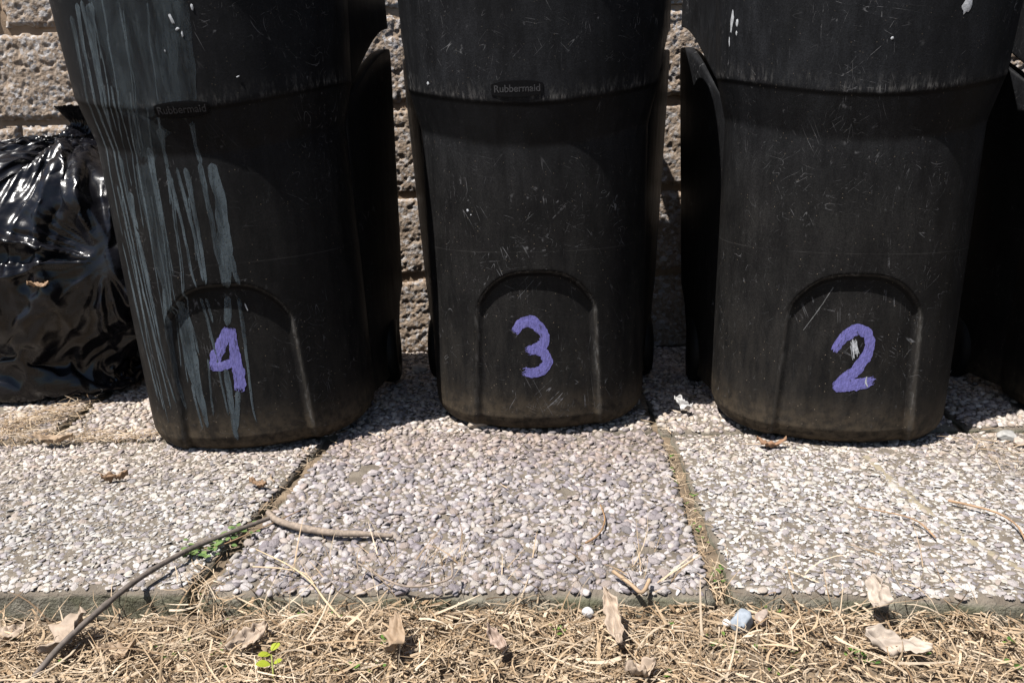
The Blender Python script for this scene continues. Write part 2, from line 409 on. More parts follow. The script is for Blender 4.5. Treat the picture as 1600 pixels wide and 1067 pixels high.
def slab(poly, spacing, flat, detail, seed, singles=0, whites=.0, top=0.0, parent=None, dark=0.0, tone=1.0):
    """one exposed-aggregate slab: concrete body, pebbles pressed in its top"""
    r = np.random.default_rng(seed); poly = [np.array(p[:2]) for p in poly]
    A, B, C_, D = poly                        # front-left, front-right, back-right, back-left
    nu, nv = 70, 62
    u = np.linspace(0, 1, nu); v = np.linspace(0, 1, nv); U, Vv = np.meshgrid(u, v)
    P = (A * (1 - U)[..., None] + B * U[..., None]) * (1 - Vv)[..., None] + (D * (1 - U)[..., None] + C_ * U[..., None]) * Vv[..., None]
    ed = inside(poly, P[..., 0], P[..., 1])
    z = top - .003 + .0012 * fbm(np.stack([P[..., 0] * 60, P[..., 1] * 60, P[..., 0] * 0 + seed], -1), 3)
    z = z - .004 * smooth01(.007, 0, ed) * (1 + .6 * fbm(np.stack([P[..., 0] * 25, P[..., 1] * 25, P[..., 0] * 0 + seed], -1), 2))
    top_v = np.concatenate([P, z[..., None]], -1).reshape(-1, 3); Fq = [grid_faces(nu, nv)]
    idx = np.arange(nu * nv).reshape(nv, nu)
    loop = np.concatenate([idx[0, :], idx[1:, -1], idx[-1, -2::-1], idx[-2:0:-1, 0]])
    rings = [top_v]; prev = loop; cen = P.reshape(-1, 2).mean(0)
    for k, zz in enumerate((-.012, -.02, -.03, -.042)):
        q = top_v[loop].copy(); q[:, 2] = zz + top
        o = (q[:, :2] - cen); o /= np.linalg.norm(o, axis=1)[:, None]
        q[:, :2] += o * (.0045 * fbm(np.stack([q[:, 0] * 45, q[:, 1] * 45, q[:, 2] * 60 + seed], -1), 4) + .001)[:, None]
        base = sum(len(x) for x in rings); rings.append(q); cur = base + np.arange(len(loop)); nx = np.roll(np.arange(len(loop)), -1)
        Fq.append(np.stack([prev, cur, cur[nx], prev[nx]], 1)); prev = cur
    o = obj('slab', np.concatenate(rings), np.concatenate(Fq), m_slab, parent)
    # scatter
    lo = np.min(poly, 0); hi = np.max(poly, 0)
    ys = np.arange(lo[1], hi[1], spacing * .86)
    pts = np.concatenate([np.stack([np.arange(lo[0], hi[0], spacing) + (spacing / 2 if i % 2 else 0), np.full(len(np.arange(lo[0], hi[0], spacing)), yy)], 1) for i, yy in enumerate(ys)])
    pts = pts + r.normal(scale=spacing * .25, size=pts.shape)
    ed = inside(poly, pts[:, 0], pts[:, 1], .0035); pts = pts[ed > 0]; ed = ed[ed > 0]
    pts = pts[(np.abs(pts[:, 0]) < 1.32)]
    bare = fbm(np.stack([pts[:, 0] * 16, pts[:, 1] * 16, pts[:, 0] * 0 + seed * 3.1], -1), 3)
    ed = inside(poly, pts[:, 0], pts[:, 1]); keep = (bare < .95 - .45 * smooth01(.012, .0, ed)) 
    pts = pts[keep]; n = len(pts)
    a = spacing * .5 * np.clip(r.lognormal(.26, .30, n), .70, 2.2); b = a * r.uniform(.58, .95, n); c = (a + b) / 2 * r.uniform(flat * .75, flat * 1.25, n)
    yaw = r.uniform(0, 2 * math.pi, n); tx = r.normal(scale=.22, size=n); ty = r.normal(scale=.22, size=n)
    w = np.array([1.1, 1.2, 1.3, 1.2, 1.0, .9, .6 + whites * 2.2, .45 + dark, .7, .8 + whites]); w /= w.sum()
    ci = r.choice(len(PEB), n, p=w); colr = np.array(PEB)[ci] * r.uniform(.72, 1.10, (n, 1))
    # broad random staining of the slab; the tone also warms towards the bins
    st = fbm(np.stack([pts[:, 0] * 5, pts[:, 1] * 5, pts[:, 0] * 0 + seed], -1), 3)
    colr = colr * (1 - .16 * smooth01(0, .8, st))[:, None] * tone
    wm = np.clip(smooth01(1.12, 1.34, pts[:, 1] + .06 * st), 0, 1)[:, None]; colr = colr * (1 - wm * np.array([.0, .07, .13]))
    zc = top - .0034 + c * .16 + r.normal(scale=.0006, size=n)
    pick = np.zeros(n, bool)
    if singles:
        vis = np.array([(lambda q: abs((q @ R_) / (q @ F_)) < .66 and (q @ U_) / (q @ F_) > -.44)(np.array([x, y, 0]) - CAM) for x, y in pts])
        sc = a * b / (np.hypot(pts[:, 0], pts[:, 1]) ** 2 + .3) * vis; pick[np.argsort(-sc)[:singles]] = True
    sh = r.integers(0, 10, n); VV = []; FF = []; CC = []; base = 0; nbig = n
    nf_ = int(n * (1.1 if detail == 2 else .5)); src = r.integers(0, n, nf_); off = r.uniform(0, 2 * math.pi, nf_)
    fp = pts[src] + (a[src] * r.uniform(.8, 1.2, nf_))[:, None] * np.stack([np.cos(off), np.sin(off)], 1); ok = inside(poly, fp[:, 0], fp[:, 1], .002) > 0; fp = fp[ok]; nf_ = len(fp)
    fa = spacing * r.uniform(.13, .30, nf_); pts = np.concatenate([pts, fp]); a = np.concatenate([a, fa]); b = np.concatenate([b, fa * r.uniform(.6, .95, nf_)]); c = np.concatenate([c, fa * .6])
    yaw = np.concatenate([yaw, r.uniform(0, 6.28, nf_)]); tx = np.concatenate([tx, r.normal(scale=.2, size=nf_)]); ty = np.concatenate([ty, r.normal(scale=.2, size=nf_)])
    colr = np.concatenate([colr, colr[src[ok]] * r.uniform(.55, .95, (nf_, 1))]); zc = np.concatenate([zc, np.full(nf_, top - .003) + fa * .2]); sh = np.concatenate([sh, r.integers(0, 10, nf_)]); pick = np.concatenate([pick, np.zeros(nf_, bool)])
    isbig = np.arange(len(a)) < nbig
    for k in range(20):
        big = k < 10 and detail == 2; k10 = k % 10
        Vs, Fs = (SHP2 if big else SHP1)[k10]; m = np.where((sh == k10) & ~pick & ((isbig) if k < 10 else ~isbig))[0]
        if not len(m): continue
        V = Vs[None] * np.stack([a[m], b[m], c[m]], 1)[:, None]
        V[..., 2] += V[..., 0] * tx[m][:, None] + V[..., 1] * ty[m][:, None]
        cy, sy = np.cos(yaw[m])[:, None], np.sin(yaw[m])[:, None]
        x = V[..., 0] * cy - V[..., 1] * sy + pts[m, 0][:, None]; y = V[..., 0] * sy + V[..., 1] * cy + pts[m, 1][:, None]
        V = np.stack([x, y, V[..., 2] + zc[m][:, None]], -1)
        FF.append((Fs[None] + (base + np.arange(len(m)) * len(Vs))[:, None, None]).reshape(-1, 3)); VV.append(V.reshape(-1, 3))
        CC.append(np.repeat(colr[m], len(Vs), 0)); base += len(m) * len(Vs)
    g = obj('pebbles', np.concatenate(VV), np.concatenate(FF), m_pebble, o, False, np.concatenate(CC)); g['kind'] = 'stuff'
    for i in np.where(pick)[0]:
        p = bpy.data.objects.new('pebble', PM['pale' if np.ndim(tone) == 0 else 'mauve'][sh[i]]); p.location = (pts[i, 0], pts[i, 1], zc[i])
        p.scale = (a[i], b[i], c[i]); p.rotation_euler = (ty[i], -tx[i], yaw[i]); link(p, o)
    return o
g2 = lambda px, py: G(px, py)[:2]
fl, frt, brt, bl = g2(312, 925), g2(1114, 925), g2(1032, 674), g2(533, 674)
slab([fl, frt, brt, bl], .0096, .58, 2, 1, 300, .0, 0.0, pavement, .4, np.array([.83, .805, .83]))
lr0, lr1 = g2(288, 920), g2(509, 684)
dirl = np.array([-1.0, .01]); slab([lr0 + dirl * .62, lr0, lr1, lr1 + np.array([-1, .0]) * .62], .0074, .36, 2, 2, 300, .9, .002, pavement)
rl0, rl1 = g2(1148, 922), g2(1050, 678)
rr0 = g2(1600, 938); e = (rr0 - rl0) / np.linalg.norm(rr0 - rl0); e2 = np.array([1.0, -.03])
slab([rl0, rl0 + e * .63, rl1 + e2 * .62, rl1], .0076, .36, 2, 3, 300, .8, .001, pavement, .5)
slab([rl0 + e * .645, rl0 + e * 1.2, rl1 + e2 * 1.2, rl1 + e2 * .635], .009, .45, 1, 4, 0, .5, 0, pavement)
slab([lr0 + dirl * 1.2, lr0 + dirl * .635, lr1 + np.array([-1, 0]) * .635, lr1 + np.array([-1, 0]) * 1.2], .009, .45, 1, 5, 0, .5, 0, pavement)
# back row up to the wall
yb = WALL_Y - .012
bj = [(g2(96, 668), g2(150, 618)), (g2(497, 668), g2(520, 640)), (g2(1023, 660), g2(1010, 620)), (g2(1516, 676), g2(1470, 628))]
def ext(p, q, y): return p + (q - p) * ((y - p[1]) / (q[1] - p[1]))
jl = []
for k, (p, q) in enumerate(bj):
    jl.append((p, np.array([p[0] + (q - p)[0] / (q - p)[1] * (yb - p[1]) * (.5 if k in (0, 3) else .3), yb])))
w_ = .007
y0 = [g2(30, 680)[1], 0, 0, 0]
for k in range(-1, 4):
    Lf = jl[k][0] + [w_, 0] if k >= 0 else jl[0][0] - [.6, 0]
    Lb = jl[k][1] + [w_, 0] if k >= 0 else jl[0][1] - [.6, 0]
    Rf = jl[k + 1][0] - [w_, 0] if k < 3 else jl[3][0] + [.6, 0]
    Rb = jl[k + 1][1] - [w_, 0] if k < 3 else jl[3][1] + [.6, 0]
    yf = max(lr1[1], brt[1], rl1[1]) + .012 if k != 1 else brt[1] + .012
    yf = {-1: lr1[1] + .014, 0: lr1[1] + .014, 1: brt[1] + .012, 2: rl1[1] + .012, 3: rl1[1] + .004}[k]
    Lf = ext(Lf, Lb, yf); Rf = ext(Rf, Rb, yf)
    slab([Lf, Rf, Rb, Lb], .0098, .55, 1, 10 + k, 0, .3, [.002, -.001, .001, 0, .001][k + 1], pavement)

# ------------------------------------------------------------ block wall
wall = empty('block_wall', (0, WALL_Y, 0)); tag(wall, 'rough tan concrete block wall with sandy mortar joints behind the bins', 'wall')
BW, BH, J = .397, .193, .0115
def block_mesh(seed):
    nx, nz = 132, 64; u = np.linspace(-BW / 2, BW / 2, nx); w = np.linspace(-BH / 2, BH / 2, nz); U, W = np.meshgrid(u, w)
    f1, f2, val = worley(U * 120 + seed * 7.7 + .3 * vn3(np.stack([U * 90, W * 90, U * 0], -1)), W * 120 + seed * 3.1, seed)
    g1, _, gv = worley(U * 42 + seed, W * 50 + 9, seed + 50)
    h = .0030 * (np.clip(1 - f1, 0, 1) ** .7) * (val > .25) * (.4 + val) * .6 - .003 * smooth01(.35, .85, fbm(np.stack([U * 75, W * 75, U * 0 + seed + 20], -1), 3))
    h += .0016 * fbm(np.stack([U * 30, W * 30, U * 0 + seed], -1), 4)
    ex = np.minimum(BW / 2 - np.abs(U), BH / 2 - np.abs(W)); h -= .010 * smooth01(.012, 0, ex) * (1 + .8 * fbm(np.stack([U * 40, W * 40, U * 0 + seed + 5], -1), 3))
    V = np.stack([U, -h, W], -1).reshape(-1, 3); Fq = [grid_faces(nx, nz)[:, ::1]]
    idx = np.arange(nx * nz).reshape(nz, nx); loop = np.concatenate([idx[0, :], idx[1:, -1], idx[-1, -2::-1], idx[-2:0:-1, 0]])
    q = V[loop].copy(); q[:, 1] = .09; nxt = np.roll(np.arange(len(loop)), -1); cur = len(V) + np.arange(len(loop))
    Fq.append(np.stack([loop, cur, cur[nxt], loop[nxt]], 1))
    me = make_mesh('block', np.concatenate([V, q]), np.concatenate(Fq)); me.materials.append(m_block); return me
BM = [block_mesh(k) for k in range(6)]
k = 0
Z0 = G(650, 545)[2]
zj = AT(650, 165, WALL_Y)[2]        # one bed joint read off the photograph
course0 = zj - 3 * (BH + J)
xj = AT(4, 40, WALL_Y)[0]           # one head joint
for row in range(-1, 9):
    zc = course0 + row * (BH + J) + BH / 2 + J / 2
    for c_ in range(-6, 7):
        x = xj + (BW + J) * (c_ + 3 + (.5 if row % 2 else 0)) - (BW + J) * 2.5
        if abs(x) > 2.3: continue
        dz = -.022 if x < -.62 else 0.0
        b = bpy.data.objects.new('block', BM[(k * 5 + row) % 6]); k += 1
        b.location = (x + random.uniform(-.002, .002), random.uniform(-.003, .003), zc + dz)
        b.rotation_euler = (0, math.pi if k % 3 == 0 else 0, 0)
        if k % 3 == 0: b.rotation_euler = (0, math.pi, 0)
        link(b, wall)
mx = np.arange(-2.5, 2.51, .02); mz = np.arange(-.1, 1.75, .012); X, Z = np.meshgrid(mx, mz)
Yy = .009 + .003 * fbm(np.stack([X * 20, Z * 20, X * 0 + 7], -1), 4)
V = np.stack([X, Yy, Z], -1).reshape(-1, 3); mo = obj('mortar', V, grid_faces(len(mx), len(mz)), m_mortar, wall)
so = mo.modifiers.new('thick', 'SOLIDIFY'); so.thickness = .06; so.offset = -1

# ------------------------------------------------------------ bins
ZP = [0, .006, .016, .03, .05, .30, .500, .504, .508, .571, .576, .582, .70, .79, .81]
WP = [.178, .190, .199, .2040, .2050, .2070, .2080, .2080, .2086, .2245, .2265, .2273, .2330, .2375, .2385]
def W_(z): return np.interp(z, ZP, WP)
NEXP = 2.25
def zeff(th, z):
    kk = .034 * np.sin(np.clip(th, -1.5, 1.5)) ** 2 * np.where(np.abs(th) > 1.5, 1, 1)
    return z - kk * smooth01(.42, .52, z) * smooth01(.74, .62, z)
def recess(x, z):
    hw = .1165 - .045 * z; top = .300 - .060 * (np.abs(x) / .105) ** 3.0
    a = hw - np.abs(x); b = (top - z) * .85
    k = .012; h = np.clip(.5 + .5 * (b - a) / k, 0, 1); sd_ = b * (1 - h) + a * h - k * h * (1 - h)
    return .0115 * smooth01(-.002, .0085, sd_)
def RAD(th, z, raw=False):
    w = W_(zeff(th, z)); s_, c_ = np.abs(np.sin(th)), np.abs(np.cos(th))
    front = np.cos(th) > 0
    df = w * .93; db = w * .68
    dd = np.where(front, df, db)
    r = ((s_ / w) ** NEXP + (c_ / dd) ** NEXP) ** (-1 / NEXP)
    if not raw:
        r = r - np.where(front, recess(r * np.sin(th), z), 0)
    return r
def S(th, z, off=0.0):
    th = np.asarray(th, float); z = np.asarray(z, float)
    r = RAD(th, z) + off; return np.stack([r * np.sin(th), -r * np.cos(th), z + 0 * r], -1)
th = np.concatenate([np.arange(-80, 80.01, .7), np.arange(83.5, 277, 3.5)]) * math.pi / 180
zz = np.concatenate([[0, .003, .006, .010, .016, .022], np.arange(.027, .33, .003), np.arange(.334, .486, .007), np.arange(.488, .64, .003), np.arange(.65, .806, .012), [.81]])
TH, ZZ = np.meshgrid(th, zz); VB = S(TH, ZZ).reshape(-1, 3)
FB = grid_faces(len(th), len(zz), True)
VB = np.concatenate([VB, [[0, 0, .0]]]); nb = len(th)
cap = np.stack([np.full(nb, len(VB) - 1), (np.arange(nb) + 1) % nb, np.arange(nb), np.full(nb, len(VB) - 1)], 1)
faces = np.concatenate([FB]).tolist() + [[int(a), int(b), int(c)] for a, b, c, _ in cap]
ME_BODY = make_mesh('bin_body', VB, faces)
ze = zeff(TH, ZZ); xs = RAD(TH, ZZ, True) * np.sin(TH)
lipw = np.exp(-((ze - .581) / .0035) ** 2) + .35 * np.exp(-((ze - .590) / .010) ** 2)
rc = recess(xs, ZZ) * (np.cos(TH) > 0); edge = np.exp(-((rc - .0030) / .0030) ** 2) * .9  # panel bevel: edge wear and the painted sunlit edge
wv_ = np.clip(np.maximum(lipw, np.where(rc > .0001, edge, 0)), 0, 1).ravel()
at_ = ME_BODY.attributes.new('wear_glint', 'FLOAT', 'POINT'); at_.data.foreach_set('value', np.concatenate([wv_, [0]]).astype(np.float32))
# lid: rim skirt and a low dome
lt = np.linspace(0, 2 * math.pi, 96, endpoint=False)
prof = [(1.0, .786), (1.03, .788), (1.03, .812), (1.015, .820), (.9, .826), (.6, .834), (.3, .838), (.02, .839)]
VL = np.concatenate([np.stack([S(lt, np.full(96, .80))[:, 0] * a, S(lt, np.full(96, .80))[:, 1] * a, np.full(96, zz_)], 1) for a, zz_ in prof])
ME_LID = make_mesh('lid', VL, grid_faces(96, len(prof), True))
def arc(cx, cy, r, a0, a1, n): return [(cx + r * math.cos(rad(a)), cy + r * math.sin(rad(a))) for a in np.linspace(a0, a1, n)]
REAR = .262
def side_sheet(name, sg, zb, zt, front, rear_x, thick=.022, ns=26, nt=22):
    """a thin moulded wall that leaves the flank of the body and runs back and outward to the rear corner"""
    k = np.linspace(0, 1, ns); t = np.linspace(0, 1, nt); K, T = np.meshgrid(k, t)
    z = zb(K) * (1 - T) + zt(K) * T
    x1 = rear_x(z); x0 = front(z)
    x = x0 + (x1 - x0) * (K ** .85); y = .005 + (REAR - .005) * K
    out = np.stack([sg * x, y, z], -1).reshape(-1, 3); inn = np.stack([sg * (x - thick), y - .004 * K, z], -1).reshape(-1, 3)
    n0 = ns * nt; f = grid_faces(ns, nt); idx = np.arange(n0).reshape(nt, ns)
    loop = np.concatenate([idx[0, :], idx[1:, -1], idx[-1, -2::-1], idx[-2:0:-1, 0]]); nx = np.roll(loop, -1)
    Fq = np.concatenate([f, f[:, ::-1] + n0, np.stack([loop, loop + n0, nx + n0, nx], 1)])
    if sg < 0: Fq = Fq[:, ::-1]
    me = make_mesh(name, np.concatenate([out, inn]), Fq, True)
    return me
fin_top = lambda k: .575 + .112 * np.sin(k * 1.45) / math.sin(1.45)
fin_bot = lambda k: .02 + .14 * smooth01(.74, .90, k) + .03 * smooth01(.88, 1, k)
wing_bot = lambda k: fin_top(k) + .030 + .008 * k
rear_x = lambda z: .252 + .030 * np.clip(z / .6, 0, 1.1)
ME_FIN = {s_: side_sheet('rear_fin', s_, fin_bot, fin_top, lambda z: .19 + .02 * z / .5, rear_x) for s_ in (1, -1)}
ME_WING = {s_: side_sheet('handle_bracket', s_, wing_bot, lambda k: .795 + 0 * k, lambda z: .225 + 0 * z, rear_x) for s_ in (1, -1)}
def lathe_x(prof, n=40):
    a = np.linspace(0, 2 * math.pi, n, endpoint=False)
    V = np.concatenate([np.stack([np.full(n, x), r * np.cos(a), r * np.sin(a)], 1) for x, r in prof]); return V, grid_faces(n, len(prof), True)
ME_TYRE = make_mesh('tyre', *lathe_x([(-.02, .040), (-.021, .060), (-.016, .070), (-.006, .0735), (.006, .0735), (.016, .070), (.021, .060), (.02, .040), (-.02, .040)]))
ME_HUB = make_mesh('hub', *lathe_x([(-.014, .001), (-.014, .012), (-.010, .016), (-.010, .041), (.010, .041), (.010, .016), (.014, .012), (.014, .001)]))
def inst(name, me, mat, parent, loc=(0, 0, 0)):
    o = bpy.data.objects.new(name, me)
    if not me.materials: me.materials.append(mat)
    o.material_slots[0].link = 'OBJECT'; o.material_slots[0].material = mat
    o.location = loc; return link(o, parent)
class Bin:
    def __init__(s, cx, cy, yaw, mat, label, lean=0.0, handle=(.325, .785), shelf=.290):
        s.root = empty('wheeled_trash_bin', (cx, cy, .0035), yaw); s.root.rotation_euler = (0, lean, yaw)
        tag(s.root, label, 'trash bin', 'wheeled trash bins lined up along the wall')
        s.c = np.array([cx, cy, .0035]); s.R = np.array((Matrix.Rotation(yaw, 3, 'Z') @ Matrix.Rotation(lean, 3, 'Y')))
        s.body = inst('body', ME_BODY, mat, s.root); inst('lid', ME_LID, mat, s.root)
        for sg in (1, -1):
            bevel(inst('rear_fin', ME_FIN[sg], mat, s.root), .004); bevel(inst('handle_bracket', ME_WING[sg], mat, s.root), .004)
            t = inst('wheel', ME_TYRE, m_dark, s.root, (sg * .224, .190, .068)); inst('hub', ME_HUB, m_dark, t)
        tube_obj('axle', [(-.22, .190, .068), (0, .190, .068), (.22, .190, .068)], .008, m_dark, s.root, 10)
        V, Fc = prism([(-.235, .06), (.235, .06), (.258, .14), (.266, shelf - .028), (.25, shelf), (-.25, shelf), (-.266, shelf - .028), (-.258, .14)], 'z', .768, .7855)
        bevel(obj('shade_shelf', V, Fc, mat, s.root, False), .006)  # unseen shelf, added to throw shade on the wall; depth differs per bin
        hy, hz = handle; w = .155
        y0_ = shelf - .02
        pts = cr_path([(-w, y0_, .775), (-w, (y0_ + hy) / 2, (.775 + hz) / 2), (-w * .96, hy, hz), (0, hy, hz), (w * .96, hy, hz), (w, (y0_ + hy) / 2, (.775 + hz) / 2), (w, y0_, .775)], 60)
        tube_obj('handle_bar', pts, .019, mat, s.root, 14)
    def hit(s, px, py):
        """(angle, height) on the shell that a spot of the photograph shows"""
        o = s.R.T @ (CAM - s.c); d = s.R.T @ ray(px, py); t = np.linspace(.9, 1.9, 4001); p = o + d * t[:, None]
        a = np.arctan2(p[:, 0], -p[:, 1]); ins = np.hypot(p[:, 0], p[:, 1]) < RAD(a, p[:, 2])
        if not ins.any():
            i = np.argmin(np.hypot(p[:, 0], p[:, 1]) - RAD(a, p[:, 2]))
        else: i = np.argmax(ins)
        return a[i], p[i, 2]
RU = .205
def ribbon(mb, P, width, off, r, nw=9, step=.0016, rag=.35, dry=0.0, taper=(0, 0), wig=.0, fr=160):
    """a paint stroke laid on the shell. P: (angle, height) points"""
    P = np.array(P, float); Q = np.stack([P[:, 0] * RU, P[:, 1]], 1)
    sl = np.concatenate([[0], np.cumsum(np.hypot(*np.diff(Q, axis=0).T))]); n = max(3, int(sl[-1] / step))
    t = np.linspace(0, sl[-1], n)
    if len(Q) > 2:      # smooth the corners
        tt = np.linspace(0, sl[-1], len(Q) * 6); Qs = np.stack([np.interp(tt, sl, Q[:, k]) for k in (0, 1)], 1)
        for _ in range(6): Qs[1:-1] = (Qs[:-2] + 2 * Qs[1:-1] + Qs[2:]) / 4
        C = np.stack([np.interp(t, tt, Qs[:, k]) for k in (0, 1)], 1)
    else: C = np.stack([np.interp(t, sl, Q[:, k]) for k in (0, 1)], 1)
    T = np.gradient(C, axis=0); T /= np.linalg.norm(T, axis=1)[:, None] + 1e-9; N = np.stack([-T[:, 1], T[:, 0]], 1)
    wd = np.interp(t / sl[-1], np.linspace(0, 1, len(np.atleast_1d(width))), np.atleast_1d(width)) if np.size(width) > 1 else np.full(n, width)
    sd_ = r.integers(0, 999)
    wl = wd * (1 + rag * fbm(np.stack([t * fr, t * 0 + sd_, t * 0], -1), 3)); wr = wd * (1 + rag * fbm(np.stack([t * fr, t * 0 + sd_ + 7.7, t * 0], -1), 3))
    e = np.minimum(1, np.minimum((t + 1e-5) / max(taper[0], 1e-6) if taper[0] else 1, (sl[-1] - t + 1e-5) / max(taper[1], 1e-6) if taper[1] else 1)) ** .5
    wl = wl * e; wr = wr * e
    w = np.linspace(-1, 1, nw)
    lat = np.where(w[None] < 0, w[None] * wl[:, None], w[None] * wr[:, None]) / 2
    if wig: C = C + N * (wig * fbm(np.stack([t * 30, t * 0 + sd_, t * 0 + 3], -1), 3))[:, None]
    q = C[:, None] + N[:, None] * lat[..., None]
    hgt = off + .00018 * (1 - w[None] ** 2) + .00012 * vn3(np.stack([w[None] * 9 + t[:, None] * 0, t[:, None] * 60 + 0 * w[None], 0 * w[None] + sd_ + 0 * t[:, None]], -1))
    V = S(q[..., 0] / RU, q[..., 1], 0) ; V2 = S(q[..., 0] / RU, q[..., 1], 0)
    rr = np.hypot(V[..., 0], V[..., 1])[..., None]; V[..., :2] += V[..., :2] / rr * hgt[..., None]
    Fq = grid_faces(nw, n)
    if dry:
        end = r.uniform(0, dry, nw - 1); st = r.uniform(0, dry * .5, nw - 1)
        fi = np.arange(n - 1)[:, None] + 0 * np.arange(nw - 1)[None]; fr = t[fi]
        keep = ((fr > st[None]) & (fr < sl[-1] - end[None])).ravel(); Fq = Fq[keep]
    mb.add(V.reshape(-1, 3), Fq)
def splat(mb, b, px, py, rx, ry, off=.0004, r=rng, rot=0.0, n=16):
    a, z = b.hit(px, py); an = np.linspace(0, 2 * math.pi, n, endpoint=False); q = r.uniform(.7, 1.15, n)
    x = rx * np.cos(an) * q; y = ry * np.sin(an) * q; u = a + (x * math.cos(rot) - y * math.sin(rot)) / RU; v = z + x * math.sin(rot) + y * math.cos(rot)
    V = S(np.concatenate([u, [a]]), np.concatenate([v, [z]]), off); V[-1, :2] *= 1 + .001 / .2
    mb.add(V, np.stack([np.arange(n), (np.arange(n) + 1) % n, np.full(n, n), np.full(n, n)], 1)[:, [0, 1, 2, 2]])
def finish(mb, name, mat, parent):
    V = np.concatenate(mb.V); Fq = np.concatenate(mb.F)
    fs = [f[:3] if f[2] == f[3] else f for f in Fq.tolist()]
    return obj(name, V, fs, mat, parent)

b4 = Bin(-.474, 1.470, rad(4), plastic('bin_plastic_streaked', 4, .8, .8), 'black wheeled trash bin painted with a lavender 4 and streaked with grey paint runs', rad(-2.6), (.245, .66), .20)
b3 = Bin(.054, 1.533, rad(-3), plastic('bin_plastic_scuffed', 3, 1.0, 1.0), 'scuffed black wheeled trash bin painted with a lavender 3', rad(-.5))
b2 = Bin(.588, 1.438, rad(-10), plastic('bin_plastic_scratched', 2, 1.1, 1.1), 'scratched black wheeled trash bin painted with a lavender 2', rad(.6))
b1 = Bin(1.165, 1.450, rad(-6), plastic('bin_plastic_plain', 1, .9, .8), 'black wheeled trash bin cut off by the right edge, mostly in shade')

def number(b, strokes, seed):
    r = np.random.default_rng(seed); mb = MB()
    for i, (pts, wd) in enumerate(strokes):
        P = [b.hit(*p) for p in pts]
        ribbon(mb, P, np.array(wd) * .00114, .0003 + .0002 * i, r, 19, .0010, .15, .011, (.0035, .002))
    return finish(mb, 'painted_number', m_paint, b.root)
z5 = lambda x, y: (x / 2.965, 360 + y / 2.965)
number(b4, [([z5(1063, 448), z5(1030, 520), z5(1000, 585), z5(985, 648)], [15, 18, 19, 15]), ([z5(975, 636), z5(1030, 628), z5(1100, 610)], [11, 14, 14]), ([z5(1070, 448), z5(1078, 510), z5(1094, 600), z5(1112, 680), z5(1113, 748)], [13, 15, 18, 20, 17])], 4)
number(b3, [([(803, 521), (812, 506), (829, 501), (845, 512), (853, 528), (847, 541), (830, 547), (821, 551)], [13, 17, 19, 18, 17, 18, 17, 14]), ([(832, 545), (849, 549), (857, 563), (851, 576), (835, 583), (815, 580)], [14, 17, 18, 18, 16, 14])], 3)
number(b2, [([(1302, 551), (1311, 535), (1327, 519), (1345, 513), (1358, 524), (1360, 540), (1352, 560), (1336, 580), (1318, 594), (1303, 607)], [11, 15, 18, 16, 15, 17, 17, 17, 18, 14]), ([(1300, 606), (1330, 601), (1352, 598), (1369, 593)], [11, 18, 19, 10])], 2)
# scraped white smear inside the 2, chips and dots of pale paint
r = np.random.default_rng(8); mb = MB()
for k in range(16):
    x, y = 1330 + r.uniform(-2, 12), 533 + r.uniform(-4, 8)
    ribbon(mb, [b2.hit(x, y), b2.hit(x + r.uniform(0, 5), y + r.uniform(8, 22))], r.uniform(.5, 1.8) * .00114, .0006, r, 3, .003, .4)
finish(mb, 'white_smear', m_white, b2.root)['kind'] = 'stuff'; mb = MB()
ribbon(mb, [b2.hit(1354, 588), b2.hit(1352, 597), b2.hit(1355, 604)], [.002, .003, .0015], .0013, r, 3)
finish(mb, 'white_scrape', m_white, b2.root); mb = MB()
ribbon(mb, [b2.hit(1302, 449), b2.hit(1282, 480), b2.hit(1255, 516)], [.0010, .0016, .0008], .0003, r, 3, .003, .5)
finish(mb, 'long_scratch', simple('scratch_grey', (.10, .10, .10), .6, 300, .5), b2.root)
mb = MB()
for px, py, rx, ry, ro in [(1144, 34, .0042, .017, -.2), (1152, 36, .003, .006, 0), (1151, 52, .002, .004, 0), (1394, 60, .002, .0022, 0), (1512, 6, .0075, .014, -.25), (1140, 66, .0012, .009, 0)]:
    mb = MB(); splat(mb, b2, px, py, rx, ry, .0004, r, ro); finish(mb, 'paint_chip', m_white, b2.root)
mb = MB()
for px, py, rx, ry, ro in [(669, 131, .0026, .003, 0), (731, 329, .0022, .0026, 0), (736, 336, .0013, .0012, 0)]:
    mb = MB(); splat(mb, b3, px, py, rx, ry, .0004, r, ro); finish(mb, 'paint_chip', m_white, b3.root)

